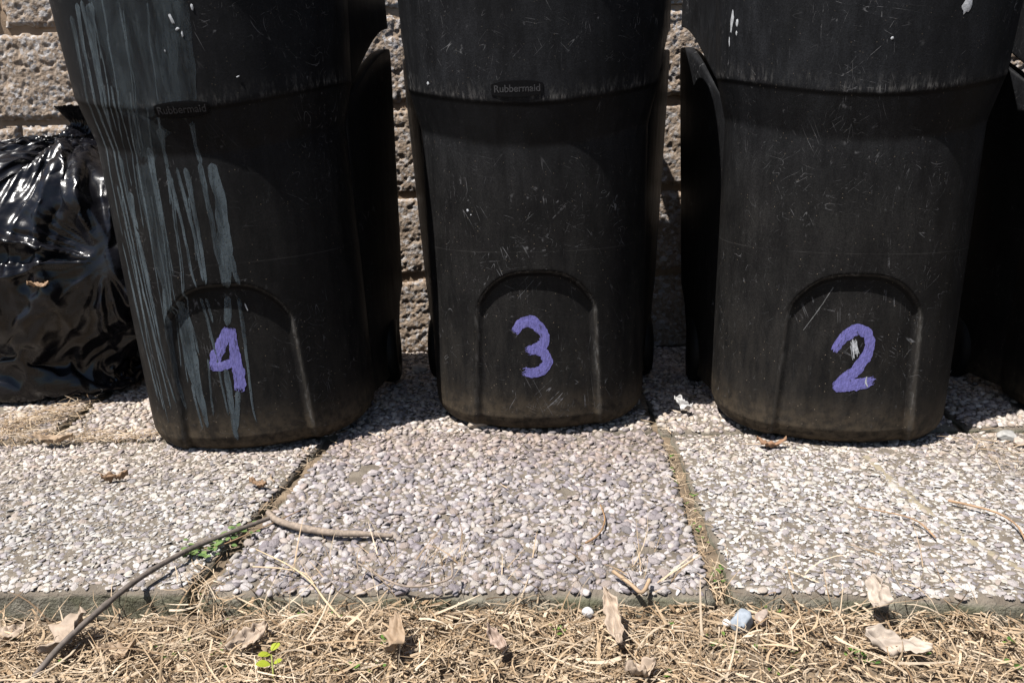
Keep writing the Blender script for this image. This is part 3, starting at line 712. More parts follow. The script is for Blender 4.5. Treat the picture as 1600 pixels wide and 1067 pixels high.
# dried grey paint runs down bin 4
r = np.random.default_rng(44); mb = MB(); mw = MB()
runs = [  # (points, widths in photo pixels)
 ([(205, -30), (215, 60), (228, 150), (236, 190)], [120, 112, 96, 78]), ([(262, -20), (275, 80), (284, 150), (290, 188)], [40, 44, 44, 30]),
 ([(222, 252), (236, 320), (252, 400), (262, 450), (268, 490)], [26, 32, 30, 22, 5]), ([(238, 185), (232, 215), (226, 255)], [60, 40, 26]),
 ([(278, 470), (290, 520), (303, 580), (318, 640), (325, 668)], [9, 22, 24, 14, 7]), ([(330, 255), (345, 320), (352, 400), (356, 450)], [14, 17, 24, 14]), ([(356, 462), (356, 510)], [11, 12]),
 ([(312, 255), (328, 330), (340, 395), (348, 420)], [8, 7, 8, 10]), ([(355, 380), (368, 430), (376, 446)], [6, 8, 7]), ([(374, 465), (383, 540), (395, 640), (401, 660)], [7, 6, 4, 3]),
 ([(290, 262), (306, 340), (318, 410), (322, 445)], [9, 7, 6, 4]), ([(262, 262), (285, 350), (298, 420), (308, 450)], [6, 5, 4, 4]), ([(276, 262), (300, 350), (318, 440)], [5, 5, 4]),
 ([(313, 465), (330, 520), (345, 590), (358, 650)], [5, 5, 4, 4]), ([(322, 465), (334, 505)], [5, 4]), ([(352, 575), (360, 620), (366, 670), (372, 688)], [9, 10, 11, 7]), ([(372, 610), (371, 650), (366, 680)], [10, 8, 8]),
 ([(120, 5), (131, 80), (150, 160), (180, 250), (200, 340), (230, 480), (268, 640)], [8, 6, 5, 4, 4, 4, 2]), ([(112, 25), (128, 110), (150, 190), (172, 270), (192, 370)], [10, 7, 5, 4, 3]),
 ([(128, 0), (142, 70), (160, 150), (186, 250), (210, 350), (240, 480)], [7, 6, 4, 4, 4, 3]), ([(140, 5), (150, 80), (168, 170), (176, 210)], [14, 8, 5, 3]),
 ([(183, 290), (198, 350), (214, 430), (236, 560), (256, 640)], [6, 5, 5, 4, 3]), ([(203, 300), (210, 340), (216, 360)], [12, 9, 5]), ([(214, 360), (232, 430), (240, 482)], [6, 5, 3]), ([(222, 450), (246, 540), (276, 630)], [4, 4, 3]),
 ([(200, 420), (222, 520), (250, 630)], [4, 4, 3]), ([(192, 380), (210, 460), (232, 560), (246, 620)], [4, 5, 4, 3]), ([(256, 450), (262, 520), (276, 590), (292, 640)], [5, 6, 4, 3]),
 ([(300, 600), (312, 650), (318, 672)], [5, 4, 3]), ([(325, 560), (330, 620), (334, 650)], [4, 4, 3]), ([(240, 470), (250, 530), (262, 580)], [3, 4, 3]), ([(290, 480), (304, 520), (311, 553)], [4, 4, 5]),
 ([(232, 230), (244, 300), (256, 360)], [10, 8, 3]), ([(300, 190), (305, 230), (314, 258)], [8, 4, 7]), ([(250, 200), (256, 240), (264, 264)], [14, 6, 5])]
for pts, wd in runs:
    P = [b4.hit(*p) for p in pts]
    wd = np.array(wd) * .00108
    big = wd.max() > .03
    ribbon(mw if big else mb, P, wd, .00025 + r.uniform(0, .0002), r, 15 if big else 5, .003, .10 if big else .22, .012 if big else 0, (.006, .010), .0008, 38)
for k in range(24):       # the many hair-thin runs on the left flank
    t0 = r.uniform(0, 1); y0_ = r.choice([5, 120, 250, 262, 300]) + r.uniform(-10, 60); L = r.uniform(90, 330); y1_ = min(y0_ + L, 670)
    xl = lambda y: np.interp(y, [0, 150, 230, 690], [104, 138, 158, 262])
    x0 = xl(y0_) + 6 + 120 * t0 ** 1.3; dx = (xl(y1_) - xl(y0_)) * (1 - .45 * t0)
    ribbon(mb, [b4.hit(x0 + dx * f + r.normal(0, 1.2), y0_ + (y1_ - y0_) * f) for f in (0, .3, .65, 1)], np.array([r.uniform(2, 4), r.uniform(1.6, 3.2), r.uniform(1.3, 2.5), 1.8]) * .00108, .00028, r, 5, .003, .22, 0, (.004, .006), .0008, 38)
finish(mw, 'dried_paint_wash', m_thin_coat, b4.root)
finish(mb, 'dried_paint_runs', m_streaks, b4.root)
mb = MB()
for px, py, rx, ry, ro in [(300, 12, .002, .005, 0), (268, 30, .0022, .008, .3), (277, 46, .0035, .002, .5), (285, 54, .0014, .004, 0), (385, 480, .0014, .007, .2), (372, 120, .003, .001, .4), (258, 80, .001, .002, 0)]:
    mb = MB(); splat(mb, b4, px, py, rx, ry, .0009, r, ro); finish(mb, 'paint_chip', m_white, b4.root)

# maker's plate with its lettering
def plate(b, px, py, wear_glint):
    a0, z0 = b.hit(px, py); hw, hh = .0395, .0125
    u = np.linspace(-1, 1, 41); v = np.linspace(-1, 1, 9); U, Vv = np.meshgrid(u, v)
    hgt = hh * (1 - .38 * np.abs(U) ** 2.6)
    V = []
    for off in (.0016, -.002):
        V.append(S(a0 + U * hw / RU, z0 + Vv * hgt, off).reshape(-1, 3))
    n0 = 41 * 9; f = grid_faces(41, 9).tolist(); f += [[i + n0 for i in q[::-1]] for q in f]
    idx = np.arange(n0).reshape(9, 41); loop = np.concatenate([idx[0, :], idx[1:, -1], idx[-1, -2::-1], idx[-2:0:-1, 0]]).tolist()
    f += [[loop[i], loop[i] + n0, loop[(i + 1) % len(loop)] + n0, loop[(i + 1) % len(loop)]] for i in range(len(loop))]
    p = obj('maker_plate', np.concatenate(V), f, m_plate, b.root, False)
    cu = bpy.data.curves.new('lettering', 'FONT'); cu.body = 'Rubbermaid'; cu.size = .0155; cu.align_x = 'CENTER'; cu.align_y = 'CENTER'; cu.offset = .0002
    t = bpy.data.objects.new('lettering', cu); COL.objects.link(t)
    dg = bpy.context.evaluated_depsgraph_get(); me = bpy.data.meshes.new_from_object(t.evaluated_get(dg)); bpy.data.objects.remove(t); 
    co = np.empty(len(me.vertices) * 3, np.float32); me.vertices.foreach_get('co', co); co = co.reshape(-1, 3)
    ff = [list(q.vertices) for q in me.polygons]
    sc = .070 / (co[:, 0].max() - co[:, 0].min()); 
    V = S(a0 + co[:, 0] * sc / RU, z0 + co[:, 1] * 1.0, .0020)
    obj('lettering', V, ff, m_letter, p, False)
plate(b3, 808, 139, 0); plate(b4, 284, 172, 0)

# ------------------------------------------------------------ rubbish bag
def bag():
    """a film draped over its filling with Blender's own cloth solver, twisted and pulled down at the neck"""
    NT, NZ = 168, 78
    def revolve(nt, nz, pz, pr, lumps):
        t = np.linspace(0, 2 * math.pi, nt, endpoint=False); pz = np.array(pz); pr = np.array(pr)
        d = np.concatenate([[0], np.cumsum(np.hypot(np.diff(pz), np.diff(pr)))]); k = np.linspace(0, d[-1], nz)
        z = np.interp(k, d, pz); q = np.interp(k, d, pr)
        for _ in range(3): z[1:-1] = (z[:-2] + 2 * z[1:-1] + z[2:]) / 4; q[1:-1] = (q[:-2] + 2 * q[1:-1] + q[2:]) / 4
        T, Z = np.meshgrid(t, z); Q = np.repeat(q[:, None], nt, 1)
        if lumps: Q = Q * (1 + .17 * vn3(np.stack([np.cos(T) * 1.6, np.sin(T) * 1.6, Z * 5], -1)) + .09 * vn3(np.stack([np.cos(T) * 4, np.sin(T) * 4, Z * 13], -1)))
        cx = np.interp(Z, [0, .3, .45, .6], [0, 0, .06, .16]); cy = np.interp(Z, [0, .3, .6], [0, 0, .06])
        return np.stack([cx + Q * np.cos(T), cy + .50 * Q * np.sin(T), Z], -1).reshape(-1, 3), grid_faces(nt, nz, True)
    g0 = scene.gravity.copy(); scene.gravity = (0, 0, -3.0)
    V, Fq = revolve(56, 36, [.004, .004, .02, .06, .14, .24, .32, .39, .43, .46, .48], [.02, .34, .365, .375, .37, .38, .38, .33, .24, .13, .01], True)
    fill = obj('filling', V + [0, 0, .002], Fq, None)
    plane = obj('support', np.array([[-2, -2, -.004], [2, -2, -.004], [2, 2, -.004], [-2, 2, -.004]]), np.array([[0, 1, 2, 3]]), None)
    for c_, fr in ((fill, 8), (plane, 20)):
        c_.modifiers.new('hit', 'COLLISION'); c_.collision.thickness_outer = .003; c_.collision.cloth_friction = fr
    V, Fq = revolve(NT, NZ, [.004, .012, .05, .14, .24, .33, .42, .50, .55, .575, .59, .63], [.30, .37, .385, .395, .41, .42, .385, .29, .15, .05, .03, .075], False)
    V[:, 2] += .006; V = V + np.random.default_rng(3).normal(scale=.0012, size=V.shape)
    o = obj('rubbish_bag', V, Fq, m_bag)
    pin = np.where((V[:, 2] > .580) & (np.hypot(V[:, 0] - .15, V[:, 1] - .055) < .085))[0]
    o.vertex_groups.new(name='neck').add(pin.tolist(), 1.0, 'REPLACE')
    o.shape_key_add(name='rest'); kb = o.shape_key_add(name='twist')
    w = np.clip((V[:, 2] - .2) / .35, 0, 1); an = w * .9; x, y = V[:, 0] - .1, V[:, 1] - .04
    Q = np.stack([.1 + x * np.cos(an) - y * np.sin(an) + .07 * w, .04 + x * np.sin(an) + y * np.cos(an), V[:, 2] - .085 * w], 1)
    kb.data.foreach_set('co', Q.astype(np.float32).ravel())
    END = 42
    kb.value = 0; kb.keyframe_insert('value', frame=10); kb.value = 1; kb.keyframe_insert('value', frame=36)
    cl = o.modifiers.new('film', 'CLOTH'); c = cl.settings
    c.quality = 6; c.mass = .12; c.tension_stiffness = 25; c.compression_stiffness = 8; c.shear_stiffness = 5; c.bending_model = 'ANGULAR'; c.bending_stiffness = .15
    c.tension_damping = 5; c.compression_damping = 5; c.shear_damping = 5; c.bending_damping = .5; c.air_damping = 3
    c.vertex_group_mass = 'neck'; c.shrink_min = -.17; c.use_pressure = True; c.uniform_pressure_force = -1.8
    cl.collision_settings.distance_min = .003; cl.collision_settings.collision_quality = 2; cl.collision_settings.use_self_collision = True; cl.collision_settings.self_distance_min = .002
    scene.frame_start = 1; cl.point_cache.frame_end = END
    for f in range(1, END + 1): scene.frame_set(f)
    me = bpy.data.meshes.new_from_object(o.evaluated_get(bpy.context.evaluated_depsgraph_get()))
    o.modifiers.clear(); o.shape_key_clear(); o.vertex_groups.clear(); o.data = me; me.name = 'rubbish_bag'
    for c_ in (fill, plane): bpy.data.objects.remove(c_)
    scene.frame_set(1); scene.gravity = g0
    co = np.empty(len(me.vertices) * 3, np.float32); me.vertices.foreach_get('co', co); co = co.reshape(-1, 3)
    co = co * 1.03; tp = (.68 + .32 * smooth01(.05, .20, co[:, 2])); co[:, 0] *= tp; co[:, 1] *= .88 * tp; co[:, 2] = np.maximum(co[:, 2] * 1.06, .001); me.vertices.foreach_set('co', co.ravel()); me.update()
    o.location = (-1.105, 1.725, .003); sb = o.modifiers.new('fine', 'SUBSURF'); sb.levels = 2; sb.render_levels = 2
    me = bpy.data.meshes.new_from_object(o.evaluated_get(bpy.context.evaluated_depsgraph_get())); o.modifiers.clear(); o.data = me; me.name = 'rubbish_bag'
    n = len(me.vertices); co = np.empty(n * 3, np.float32); no = np.empty(n * 3, np.float32)
    me.vertices.foreach_get('co', co); me.vertices.foreach_get('normal', no); co = co.reshape(-1, 3); no = no.reshape(-1, 3)
    push = 0          # sharp tension folds that fan out from the twisted neck and from the pinched side
    for fx, fz, amp, freq, reach, sh in ((.165, .57, .019, 2.5, .50, 1), (.30, .30, .014, 3.0, .60, 7)):
        dx, dz = co[:, 0] - fx, co[:, 2] - fz; dist = np.hypot(dx, dz); ang = np.arctan2(dz, dx)
        q = np.stack([ang * freq + .5 * vn3(np.stack([dist * 5, ang * 2, ang * 0 + sh], -1)), dist * 2.2 + 0 * ang, ang * 0 + sh * 1.7], -1)
        fold = 1 - 2.2 * np.abs(vn3(q)) ** .8; fold2 = 1 - 2.2 * np.abs(vn3(q * np.array([2.3, 1.3, 1]) + 11)) ** .8
        push = push + amp * (fold + .32 * fold2) * smooth01(.01, .10, dist) * smooth01(reach, reach * .45, dist)
    push = push * smooth01(.06, .20, co[:, 2]) * smooth01(.62, .55, co[:, 2])
    co = co + no * push[:, None]; me.vertices.foreach_set('co', co.astype(np.float32).ravel()); me.update()
    return o
bag_o = tag(bag(), 'shiny black plastic rubbish bag slumped against the wall beside the paint streaked bin', 'rubbish bag')

# ------------------------------------------------------------ dry grass
STRAW = np.array([(0.435, 0.323, 0.210), (0.481, 0.376, 0.263), (0.360, 0.263, 0.166), (0.526, 0.428, 0.316), (0.285, 0.196, 0.116), (0.203, 0.135, 0.078), (0.405, 0.323, 0.233)])
def blades(pos, length, width, elev, r, curl=.6, wts=None, seg=5):
    n = len(pos); yaw = r.uniform(0, 2 * math.pi, n); k = np.linspace(0, 1, seg + 1)
    cv = r.normal(scale=curl, size=n) * r.choice([.25, 1.0], n); ev = r.normal(scale=.8, size=n)
    h = yaw[:, None] + cv[:, None] * (k[None] - .5) * 2; e_ = elev[:, None] * (1 - .0 * k[None]) - np.abs(ev)[:, None] * k[None] * np.clip(elev[:, None] * 2, .15, 1.3)
    ds = (length / seg)[:, None]
    step = np.stack([np.cos(h) * np.cos(e_) * ds, np.sin(h) * np.cos(e_) * ds, np.sin(e_) * ds], -1); P = np.cumsum(step, 1) - step + pos[:, None]
    wv = width[:, None] * (1 - .85 * k[None] ** 2) / 2; roll = r.uniform(-1.0, 1.0, n)[:, None]
    side = np.stack([-np.sin(h) * np.cos(roll), np.cos(h) * np.cos(roll), np.sin(roll) + 0 * h], -1)
    L = P - side * wv[..., None]; Rr = P + side * wv[..., None]; M_ = P + np.array([0, 0, 1.0]) * (wv * .22)[..., None]
    V = np.stack([L, M_, Rr], 2).reshape(-1, 3)
    a = np.arange(n)[:, None, None] * (seg + 1) * 3 + np.arange(seg)[None, :, None] * 3 + np.arange(2)[None, None, :]
    Fq = np.stack([a, a + 1, a + 4, a + 3], -1).reshape(-1, 4)
    ci = r.choice(len(STRAW), n, p=wts); c = STRAW[ci] * r.uniform(.75, 1.15, (n, 1))
    return V, Fq, np.repeat(c, (seg + 1) * 3, 0)
r = np.random.default_rng(77); mb = MB()
FRONT_Y = min(fl[1], frt[1], lr0[1], rl0[1])
wt = np.array([.2, .17, .2, .1, .15, .08, .1]); wt /= wt.sum()
n = 38000; pos = np.stack([r.uniform(-1.15, 1.15, n), FRONT_Y + .004 - np.abs(r.uniform(0, .42, n)) , np.zeros(n)], 1)
dens = fbm(np.stack([pos[:, 0] * 8, pos[:, 1] * 8, pos[:, 0] * 0 + 2], -1), 3); pos[:, 1] -= .006 * smooth01(.30, .42, np.abs(pos[:, 0] + .06)); pos = pos[dens > r.uniform(-1.1, .3, n)]; n = len(pos)
pos[:, 2] = -.036 + r.uniform(0, .024, n) ** 1.0 + .008 * fbm(np.stack([pos[:, 0] * 7, pos[:, 1] * 7, pos[:, 0] * 0], -1), 3)
mb.add(*blades(pos, r.lognormal(-3.45, .55, n), r.lognormal(-6.45, .42, n), r.normal(.08, .20, n), r, .75, wt))
n = 14000; pos = np.stack([r.uniform(-1.15, 1.15, n), FRONT_Y + .002 - np.abs(r.uniform(0, .42, n)), -.030 + r.uniform(0, .016, n)], 1)
mb.add(*blades(pos, r.uniform(.004, .016, n), r.uniform(.0008, .0030, n), r.normal(0, .3, n), r, .3, wt, 2))
# tufts standing at the slab edge and long stems
tufts = [(520, 930, 12, .10), (580, 925, 14, .095), (640, 920, 14, .10), (710, 915, 18, .085), (760, 920, 12, .08), (840, 925, 10, .08), (930, 925, 12, .09), (450, 940, 10, .10), (1010, 930, 10, .09), (1410, 930, 12, .10), (1250, 935, 12, .09), (545, 950, 22, .085), (690, 935, 34, .075), (620, 960, 20, .09), (730, 935, 30, .06), (980, 925, 16, .07), (860, 960, 22, .06), (1000, 950, 18, .07), (1240, 955, 22, .07), (1400, 950, 26, .075), (1430, 960, 14, .08), (330, 955, 24, .05), (420, 965, 18, .09), (780, 950, 22, .06), (1090, 945, 12, .07), (1300, 990, 20, .06), (1500, 985, 20, .06), (480, 1000, 20, .07), (900, 1020, 24, .06), (200, 990, 18, .07), (60, 1000, 18, .06), (1560, 1010, 18, .06)]
for px, py, k, L in tufts:
    c0 = G(px, py, -.034); p = c0[None] + np.concatenate([r.normal(scale=.016, size=(k, 2)), r.uniform(0, .008, (k, 1))], 1)
    mb.add(*blades(p, r.uniform(.6, 1.25, k) * L, r.uniform(.0012, .0026, k), r.uniform(.3, 1.25, k), r, .6, wt))
dry = mb.build('dry_grass', m_straw); dry['kind'] = 'stuff'
# straw that has drifted into joints and onto slabs
mb = MB()
def drift(px0, py0, px1, py1, k, wdt, L=.05, z=.004, wid=(.0008, .0018)):
    t = r.uniform(0, 1, k); p0, p1 = G(px0, py0), G(px1, py1); p = p0 + (p1 - p0) * t[:, None] + np.concatenate([r.normal(scale=wdt, size=(k, 2)), r.uniform(-.004, z, (k, 1))], 1)
    mb.add(*blades(p, r.uniform(.4, 1.3, k) * L, r.uniform(*wid, k), r.normal(.02, .1, k), r, .8, wt))
drift(0, 678, 130, 640, 330, .026, .06, .022); drift(0, 690, 250, 684, 300, .014, .055, .016); drift(-60, 690, 60, 672, 160, .03, .06, .02); drift(1040, 690, 1130, 930, 170, .005, .03, 0.0, (.0006, .0014)); drift(500, 700, 300, 910, 90, .005, .03, 0.0, (.0006, .0014))
drift(300, 905, 345, 960, 60, .012, .05, .01); drift(1000, 668, 1060, 676, 26, .02, .035, .008); drift(1560, 690, 1600, 740, 60, .02, .05, .012); drift(1180, 690, 1240, 696, 14, .012, .03, .006); drift(500, 705, 640, 672, 30, .02, .03, .004)
drift(200, 720, 1500, 880, 26, .12, .04, .010); drift(620, 655, 680, 590, 30, .03, .03, .006); drift(1020, 655, 1090, 600, 30, .03, .03, .006)
d2 = mb.build('drifted_straw', m_straw); d2['kind'] = 'stuff'
# small clover and seedlings
mb = MB()
def leaflet(mb, c, yaw, L, wd, tilt, col, cup=.2, n=7):
    k = np.linspace(0, 1, n); w = wd * np.sin(math.pi * np.clip(k * .93 + .04, 0, 1)) ** .75; x = k * L; zz_ = np.sin(k * 1.4) * L * math.sin(tilt) * .8
    V = []
    for s_ in (-1, 0, 1):
        V.append(np.stack([x * math.cos(tilt), s_ * w, zz_ + (abs(s_) * w * cup)], 1))
    V = np.stack(V, 1).reshape(-1, 3); cy, sy = math.cos(yaw), math.sin(yaw)
    V = np.stack([V[:, 0] * cy - V[:, 1] * sy, V[:, 0] * sy + V[:, 1] * cy, V[:, 2]], 1) + c
    mb.add(V, grid_faces(3, n), col)
GR = [(0.085, 0.170, 0.030), (0.119, 0.221, 0.043), (0.064, 0.128, 0.025), (0.152, 0.230, 0.051)]
spots = [(1083, 778), (1075, 800), (1087, 830), (1105, 845), (1122, 893), (1042, 717), (1055, 760), (325, 930), (355, 975), (365, 1035), (275, 1030), (90, 1040), (25, 995), (300, 1003), (340, 1020), (540, 1040), (575, 1050), (460, 965), (520, 960), (590, 1005), (865, 990), (1050, 975), (1120, 1005), (1140, 1015), (1345, 1030), (1370, 1037), (1450, 1025), (1205, 957), (1235, 1018), (1575, 1010), (1210, 1050), (1040, 1060), (1590, 1050), (245, 1015), (1335, 1024), (1190, 1010), (1120, 905), (1065, 790), (1050, 735)]
for px, py in spots:
    c0 = G(px, py, -.012 if py < 930 and px > 1000 else -.022)
    for k in range(random.randint(3, 6)):
        leaflet(mb, c0 + np.array([random.gauss(0, .006), random.gauss(0, .005), random.uniform(0, .007)]), random.uniform(0, 6.3), random.uniform(.004, .008), random.uniform(.0016, .003), random.uniform(0, .7), random.choice(GR))
cl = mb.build('clover', m_green); cl['kind'] = 'stuff'

# ------------------------------------------------------------ single small things
def dead_leaf(px, py, z, L, wd, yaw, tilt, curl, col, label, fold=.5, roll=0.0, cat='dead leaf'):
    n, m = 26, 15; k = np.linspace(0, 1, n); w = np.linspace(-1, 1, m); K, W = np.meshgrid(k, w, indexing='ij')
    sd_ = int(px + py); wdt = wd * np.sin(math.pi * np.clip(K * .95 + .02, 0, 1)) ** .7 * (1 + .34 * fbm(np.stack([K * 9, np.sign(W) * 3 + sd_, K * 0], -1), 4))
    x = (K - .5) * L; y = W * wdt; zz_ = fold * np.abs(y) * (1 + .8 * vn3(np.stack([K * 3, W * 0 + sd_, K * 0], -1))) + curl * L * ((K - .5) ** 2) * 4 + .0055 * fbm(np.stack([K * 6, W * 3, K * 0 + sd_], -1), 3)
    y = y * np.cos(np.clip(fold, 0, 1.2) * .7)
    V = np.stack([x, y, zz_], -1).reshape(-1, 3)
    c = np.array(col) * (1 - .25 * smooth01(.16, 0, np.abs(W)) + .12 * vn3(np.stack([K * 9, W * 5, K * 0 + sd_], -1))).reshape(-1, 1)
    o = obj('dead_leaf', V, grid_faces(m, n), m_leaf, None, True, c)
    so = o.modifiers.new('thick', 'SOLIDIFY'); so.thickness = .0006
    p = G(px, py, z); o.location = p; o.rotation_euler = (roll, tilt, yaw); return tag(o, label, cat)
TAN = (0.340, 0.245, 0.163); PALE = (0.381, 0.299, 0.228); BRN = (0.245, 0.153, 0.088)
dead_leaf(110, 1000, -.008, .062, .019, 1.2, -.25, .25, PALE, 'folded pale dead leaf beneath the long bent stick', .6, -.45)
dead_leaf(8, 995, -.014, .042, .015, .6, .1, .2, PALE, 'pale round dead leaf cut off by the left edge', .2)
dead_leaf(183, 1022, -.012, .040, .012, .2, .1, .35, TAN, 'small tan leaf to the right of the stick in the dry grass', .4)
dead_leaf(387, 1000, -.010, .050, .013, .6, -.2, .2, PALE, 'pointed pale leaf in the grass below the cut stub', .35, .3)
dead_leaf(622, 1000, -.004, .058, .010, 1.5, -.15, .25, TAN, 'long shrivelled tan leaf hanging among tufts below the dark aggregate slab', .6, -.5)
dead_leaf(778, 1004, -.008, .036, .008, -1.0, .3, .4, (0.408, 0.306, 0.245), 'pinkish curled leaf below the middle of the aggregate slab', .7, .3)
dead_leaf(962, 965, .004, .068, .010, 1.75, -.5, .12, PALE, 'upright spear shaped pale leaf leaning on the aggregate slab edge', .4, -.6)
dead_leaf(998, 1052, -.010, .034, .012, .3, .1, .3, PALE, 'crumpled pale leaf at the bottom edge near the middle', .5)
dead_leaf(1376, 932, .012, .046, .012, 1.3, -.35, .25, (0.422, 0.354, 0.292), 'crumpled whitish leaf caught upright on the slab edge', .5, -.6)
dead_leaf(1402, 1004, -.006, .066, .015, -.35, .05, .10, (0.422, 0.354, 0.292), 'large whitish dead leaf lying flat in the dry grass', .25, .35)
dead_leaf(180, 748, .006, .040, .006, .35, 0, .25, BRN, 'narrow brown curled leaf lying on the pale slab', .9)
dead_leaf(404, 758, .006, .034, .006, -.4, 0, .2, BRN, 'brown leaf scrap beside the joint under the streaked bin', .7)
dead_leaf(1068, 636, .012, .044, .011, -.9, .2, .3, (0.476, 0.462, 0.449), 'pale twisted scrap of leaf on the ground between two bins', .9, .3)
dead_leaf(1481, 582, .012, .040, .012, -.4, .1, .3, (0.462, 0.422, 0.381), 'whitish leaf scrap in the shade between the last two bins', .6)
dead_leaf(85, 690, .010, .065, .012, .15, .05, .2, TAN, 'broad tan leaf among straw in the joint below the bag', .3)
dead_leaf(1205, 695, .006, .05, .009, -.1, 0, .2, (0.286, 0.163, 0.095), 'reddish brown leaf tucked under the front of the scratched bin', .4)
lf = dead_leaf(62, 444, .30, .040, .008, .1, 0, .12, BRN, 'brown dry leaf lying in a fold of the rubbish bag', .3)
found, loc, nrm_, face = bag_o.ray_cast(Vector(CAM) - bag_o.location, Vector(ray(62, 444)).normalized())
lf.location = loc + bag_o.location + nrm_ * .004

def stone(px, py, z, sx, sy, sz, yaw, col, label, seed):
    V = cut(I3[0], np.random.default_rng(seed), 10, .62, .95) * np.array([sx, sy, sz]); V *= (1 + .05 * fbm(V * 150 + seed, 3))[:, None]
    c = np.array(col) * (1 + .2 * fbm(V * 260, 3))[:, None]
    o = obj('loose_stone', V, I3[1], m_stone, None, True, c); o.location = G(px, py, z); o.rotation_euler = (.1, .05, yaw); return tag(o, label, 'stone')
I3 = ico(4)
stone(1160, 969, -.014, .0165, .014, .0135, .4, (0.231, 0.258, 0.292), 'blue grey stone in the dry grass beside the slab joint', 21)
stone(1134, 973, -.014, .006, .005, .0045, 0, (0.449, 0.415, 0.381), 'tiny white pebble to the left of the blue grey stone', 22)
stone(1190, 966, -.014, .015, .008, .011, 1.2, (0.306, 0.245, 0.204), 'brownish stone to the right of the blue grey stone', 23)
stone(918, 957, -.010, .007, .006, .0065, 0, (0.449, 0.442, 0.442), 'small white stone in straw below the aggregate slab', 24)
stone(1576, 681, .006, .020, .014, .008, .1, (0.272, 0.265, 0.252), 'flat grey stone in front of the bin at the right edge', 25)
stone(1593, 690, .006, .014, .010, .007, .5, (0.381, 0.320, 0.272), 'small tan stone half cut off by the right edge', 26)
stone(744, 664, .004, .022, .012, .010, .2, (0.286, 0.238, 0.190), 'crumbled lump of concrete beside the left foot of the scuffed bin', 27)
stone(655, 575, .006, .020, .016, .010, .4, (0.340, 0.299, 0.258), 'pale chip of stone at the foot of the wall between two bins', 28)

# the long stick: a thin curved stem with a thicker cut stub
st = empty('stick', tuple(G(420, 812))); tag(st, 'long thin bent stick lying across the slab joint and into the grass', 'stick')
o0 = G(420, 812)
def lift(px, py, h): return G(px, py, h) - o0
path = [lift(40, 1075, -.012), lift(90, 1014, .002), lift(150, 958, .012), (lift(215, 905, .016)), lift(290, 861, .015), lift(350, 836, .012), lift(400, 817, .011), lift(424, 808, .011)]
pp = cr_path(path, 90); kk = np.linspace(0, 1, 90)
rr = .0030 + .0008 * (1 - kk) + .0003 * vn3(np.stack([kk * 20, kk * 0, kk * 0], -1)) + .0008 * np.exp(-((kk - .32) / .012) ** 2)
tube_obj('stem', pp, rr, m_bark, st, 12)
path2 = [lift(419, 800, .010), lift(432, 812, .011), lift(470, 824, .009), lift(520, 832, .0085), lift(570, 834, .0085), lift(614, 837, .007)]
pp = cr_path(path2, 60); kk = np.linspace(0, 1, 60)
tube_obj('cut_stub', pp, .0042 + .001 * np.sin(kk * 3) - .0018 * kk ** 3 + .0004 * vn3(np.stack([kk * 16, kk * 0 + 4, kk * 0], -1)), m_wood, st, 12)
# twig leaning on the slab front
tw = tube_obj('twig', cr_path([G(560, 880, .02), G(630, 915, .012), G(700, 905, .02), G(705, 880, .03)], 30), .0013, m_wood); tag(tw, 'forked grey twig leaning on the front edge of the aggregate slab', 'twig')
tw = tube_obj('twig', cr_path([G(915, 848, .004), G(935, 835, .005), G(945, 812, .005), G(938, 788, .008)], 30), np.linspace(.0016, .0009, 30), simple('brown_stem', (0.231, 0.136, 0.068), .7)); tag(tw, 'hooked brown stem lying on the dark aggregate slab', 'twig')
tw = tube_obj('twig', cr_path([G(958, 892, .012), G(985, 912, .01), G(1003, 925, .006), G(1015, 905, .012)], 24), .0024, simple('tan_stem', (0.313, 0.218, 0.136), .7)); tag(tw, 'broken tan twig on the slab edge above the spear leaf', 'twig')
mv = simple('vine_stem', (0.272, 0.170, 0.095), .7)
tw = tube_obj('vine_stem', cr_path([G(1482, 782, .006), G(1520, 790, .008), G(1560, 802, .007), G(1590, 822, .008), G(1604, 850, .006)], 40), np.linspace(.0019, .0009, 40), mv); tag(tw, 'dry brown vine stem curving over the right hand slab', 'vine stem')
tw = tube_obj('vine_stem', cr_path([G(1340, 792, .004), G(1400, 803, .007), G(1435, 815, .007), G(1462, 840, .004)], 40), np.linspace(.0008, .0012, 40), mv); tag(tw, 'thin arched dry stem beside the filled crack', 'vine stem')
tw = tube_obj('straw', cr_path([G(400, 858, .010), G(450, 882, .014), G(485, 908, .014), G(510, 940, .004), G(535, 968, -.01)], 40), np.linspace(.0007, .0016, 40), simple('long_straw', (0.422, 0.326, 0.204), .6)); tag(tw, 'long pale grass stalk reaching from the grass onto the aggregate slab', 'straw')
tw = tube_obj('straw', cr_path([G(395, 885, .012), G(440, 888, .012), G(475, 895, .010), G(490, 910, .006)], 30), np.linspace(.0012, .0006, 30), simple('long_straw_b', (0.408, 0.313, 0.204), .6)); tag(tw, 'short bent grass stalk to the left of the long pale one', 'straw')
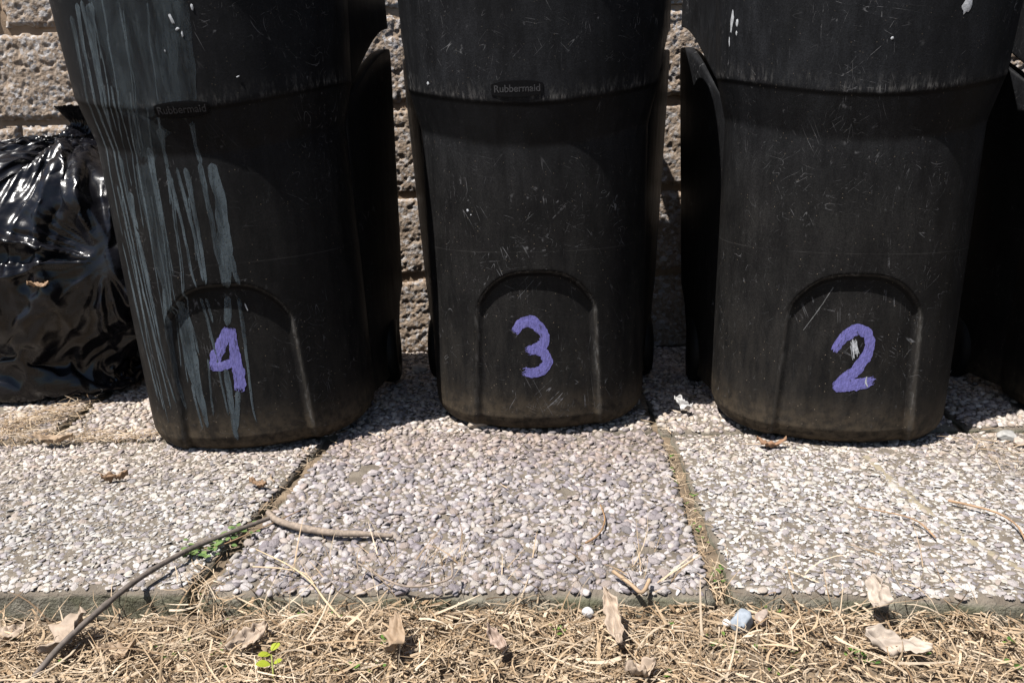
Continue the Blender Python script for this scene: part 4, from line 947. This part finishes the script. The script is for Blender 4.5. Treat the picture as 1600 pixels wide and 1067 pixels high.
# weed in the joint under the stick
wd_ = empty('weed', tuple(G(335, 855))); tag(wd_, 'small green weed growing from the slab joint under the stick', 'weed')
mb = MB(); o0 = G(335, 855); r = np.random.default_rng(3)
for k in range(60):
    t_ = r.uniform(0, 1); px = 284 + t_ * 118; py = 858 - 26 * t_ + r.normal(0, 7) + (10 * math.sin(t_ * 6))
    c0 = G(px, py, .002 + r.uniform(0, .009)) - o0
    leaflet(mb, c0, r.uniform(0, 6.3), r.uniform(.006, .0105), r.uniform(.0028, .0046), r.uniform(0, .4), [(0.136, 0.211, 0.068), (0.170, 0.245, 0.082), (0.095, 0.163, 0.054)][r.integers(0, 3)])
mb.build('foliage', m_green, wd_)
tube_obj('stem', cr_path([lift(390, 838, .006) + G(420, 812) - o0, G(350, 850, .008) - o0, G(318, 856, .009) - o0, G(288, 858, .008) - o0], 20), .0008, mv, wd_, 6)
sp_ = empty('seedling', tuple(G(425, 1062, -.03))); tag(sp_, 'bright yellow green seedling standing in the front dry grass', 'seedling'); o0 = G(425, 1062, -.03)
tube_obj('stem', cr_path([G(428, 1080, -.03) - o0, G(427, 1055, -.012) - o0, G(424, 1022, .0) - o0], 12), .0009, simple('seedling_stem', (0.204, 0.224, 0.041), .6), sp_, 6)
for px, py, yaw, L in [(422, 1022, 3.6, .013), (424, 1016, 1.0, .012), (422, 1038, 3.4, .015), (428, 1036, .4, .009)]:
    mb = MB(); leaflet(mb, G(px, py, -.004) - o0, yaw, L, L * .42, .3, (0.306, 0.354, 0.034), .15, 9); mb.build('leaf', m_green, sp_)
# hardened cement that fills the crack of the right slab
mb = MB(); n = 120; k = np.linspace(0, 1, n)
C = np.stack([np.interp(k, [0, .2, .45, .7, 1], q) for q in ([1352, 1380, 1440, 1510, 1610], [712, 735, 790, 840, 895])], 1)
C = np.array([G(*c) for c in C]); T = np.gradient(C, axis=0); T /= np.linalg.norm(T, axis=1)[:, None]; N = np.stack([-T[:, 1], T[:, 0], 0 * k], 1)
w = np.linspace(-1, 1, 7); wd_2 = .009 + .004 * fbm(np.stack([k * 14, k * 0, k * 0 + 8], -1), 3)
V = C[:, None] + N[:, None] * (w[None] * wd_2[:, None])[..., None]; V[..., 2] = -.0002 - .004 * w[None] ** 2 + .0016 * fbm(np.stack([V[..., 0] * 90, V[..., 1] * 90, V[..., 0] * 0], -1), 3)
mb.add(V.reshape(-1, 3), grid_faces(7, n)); fo = finish(mb, 'crack_filler', simple('cement_filler', (0.204, 0.173, 0.122), .9, 120, .35, .001), pavement)
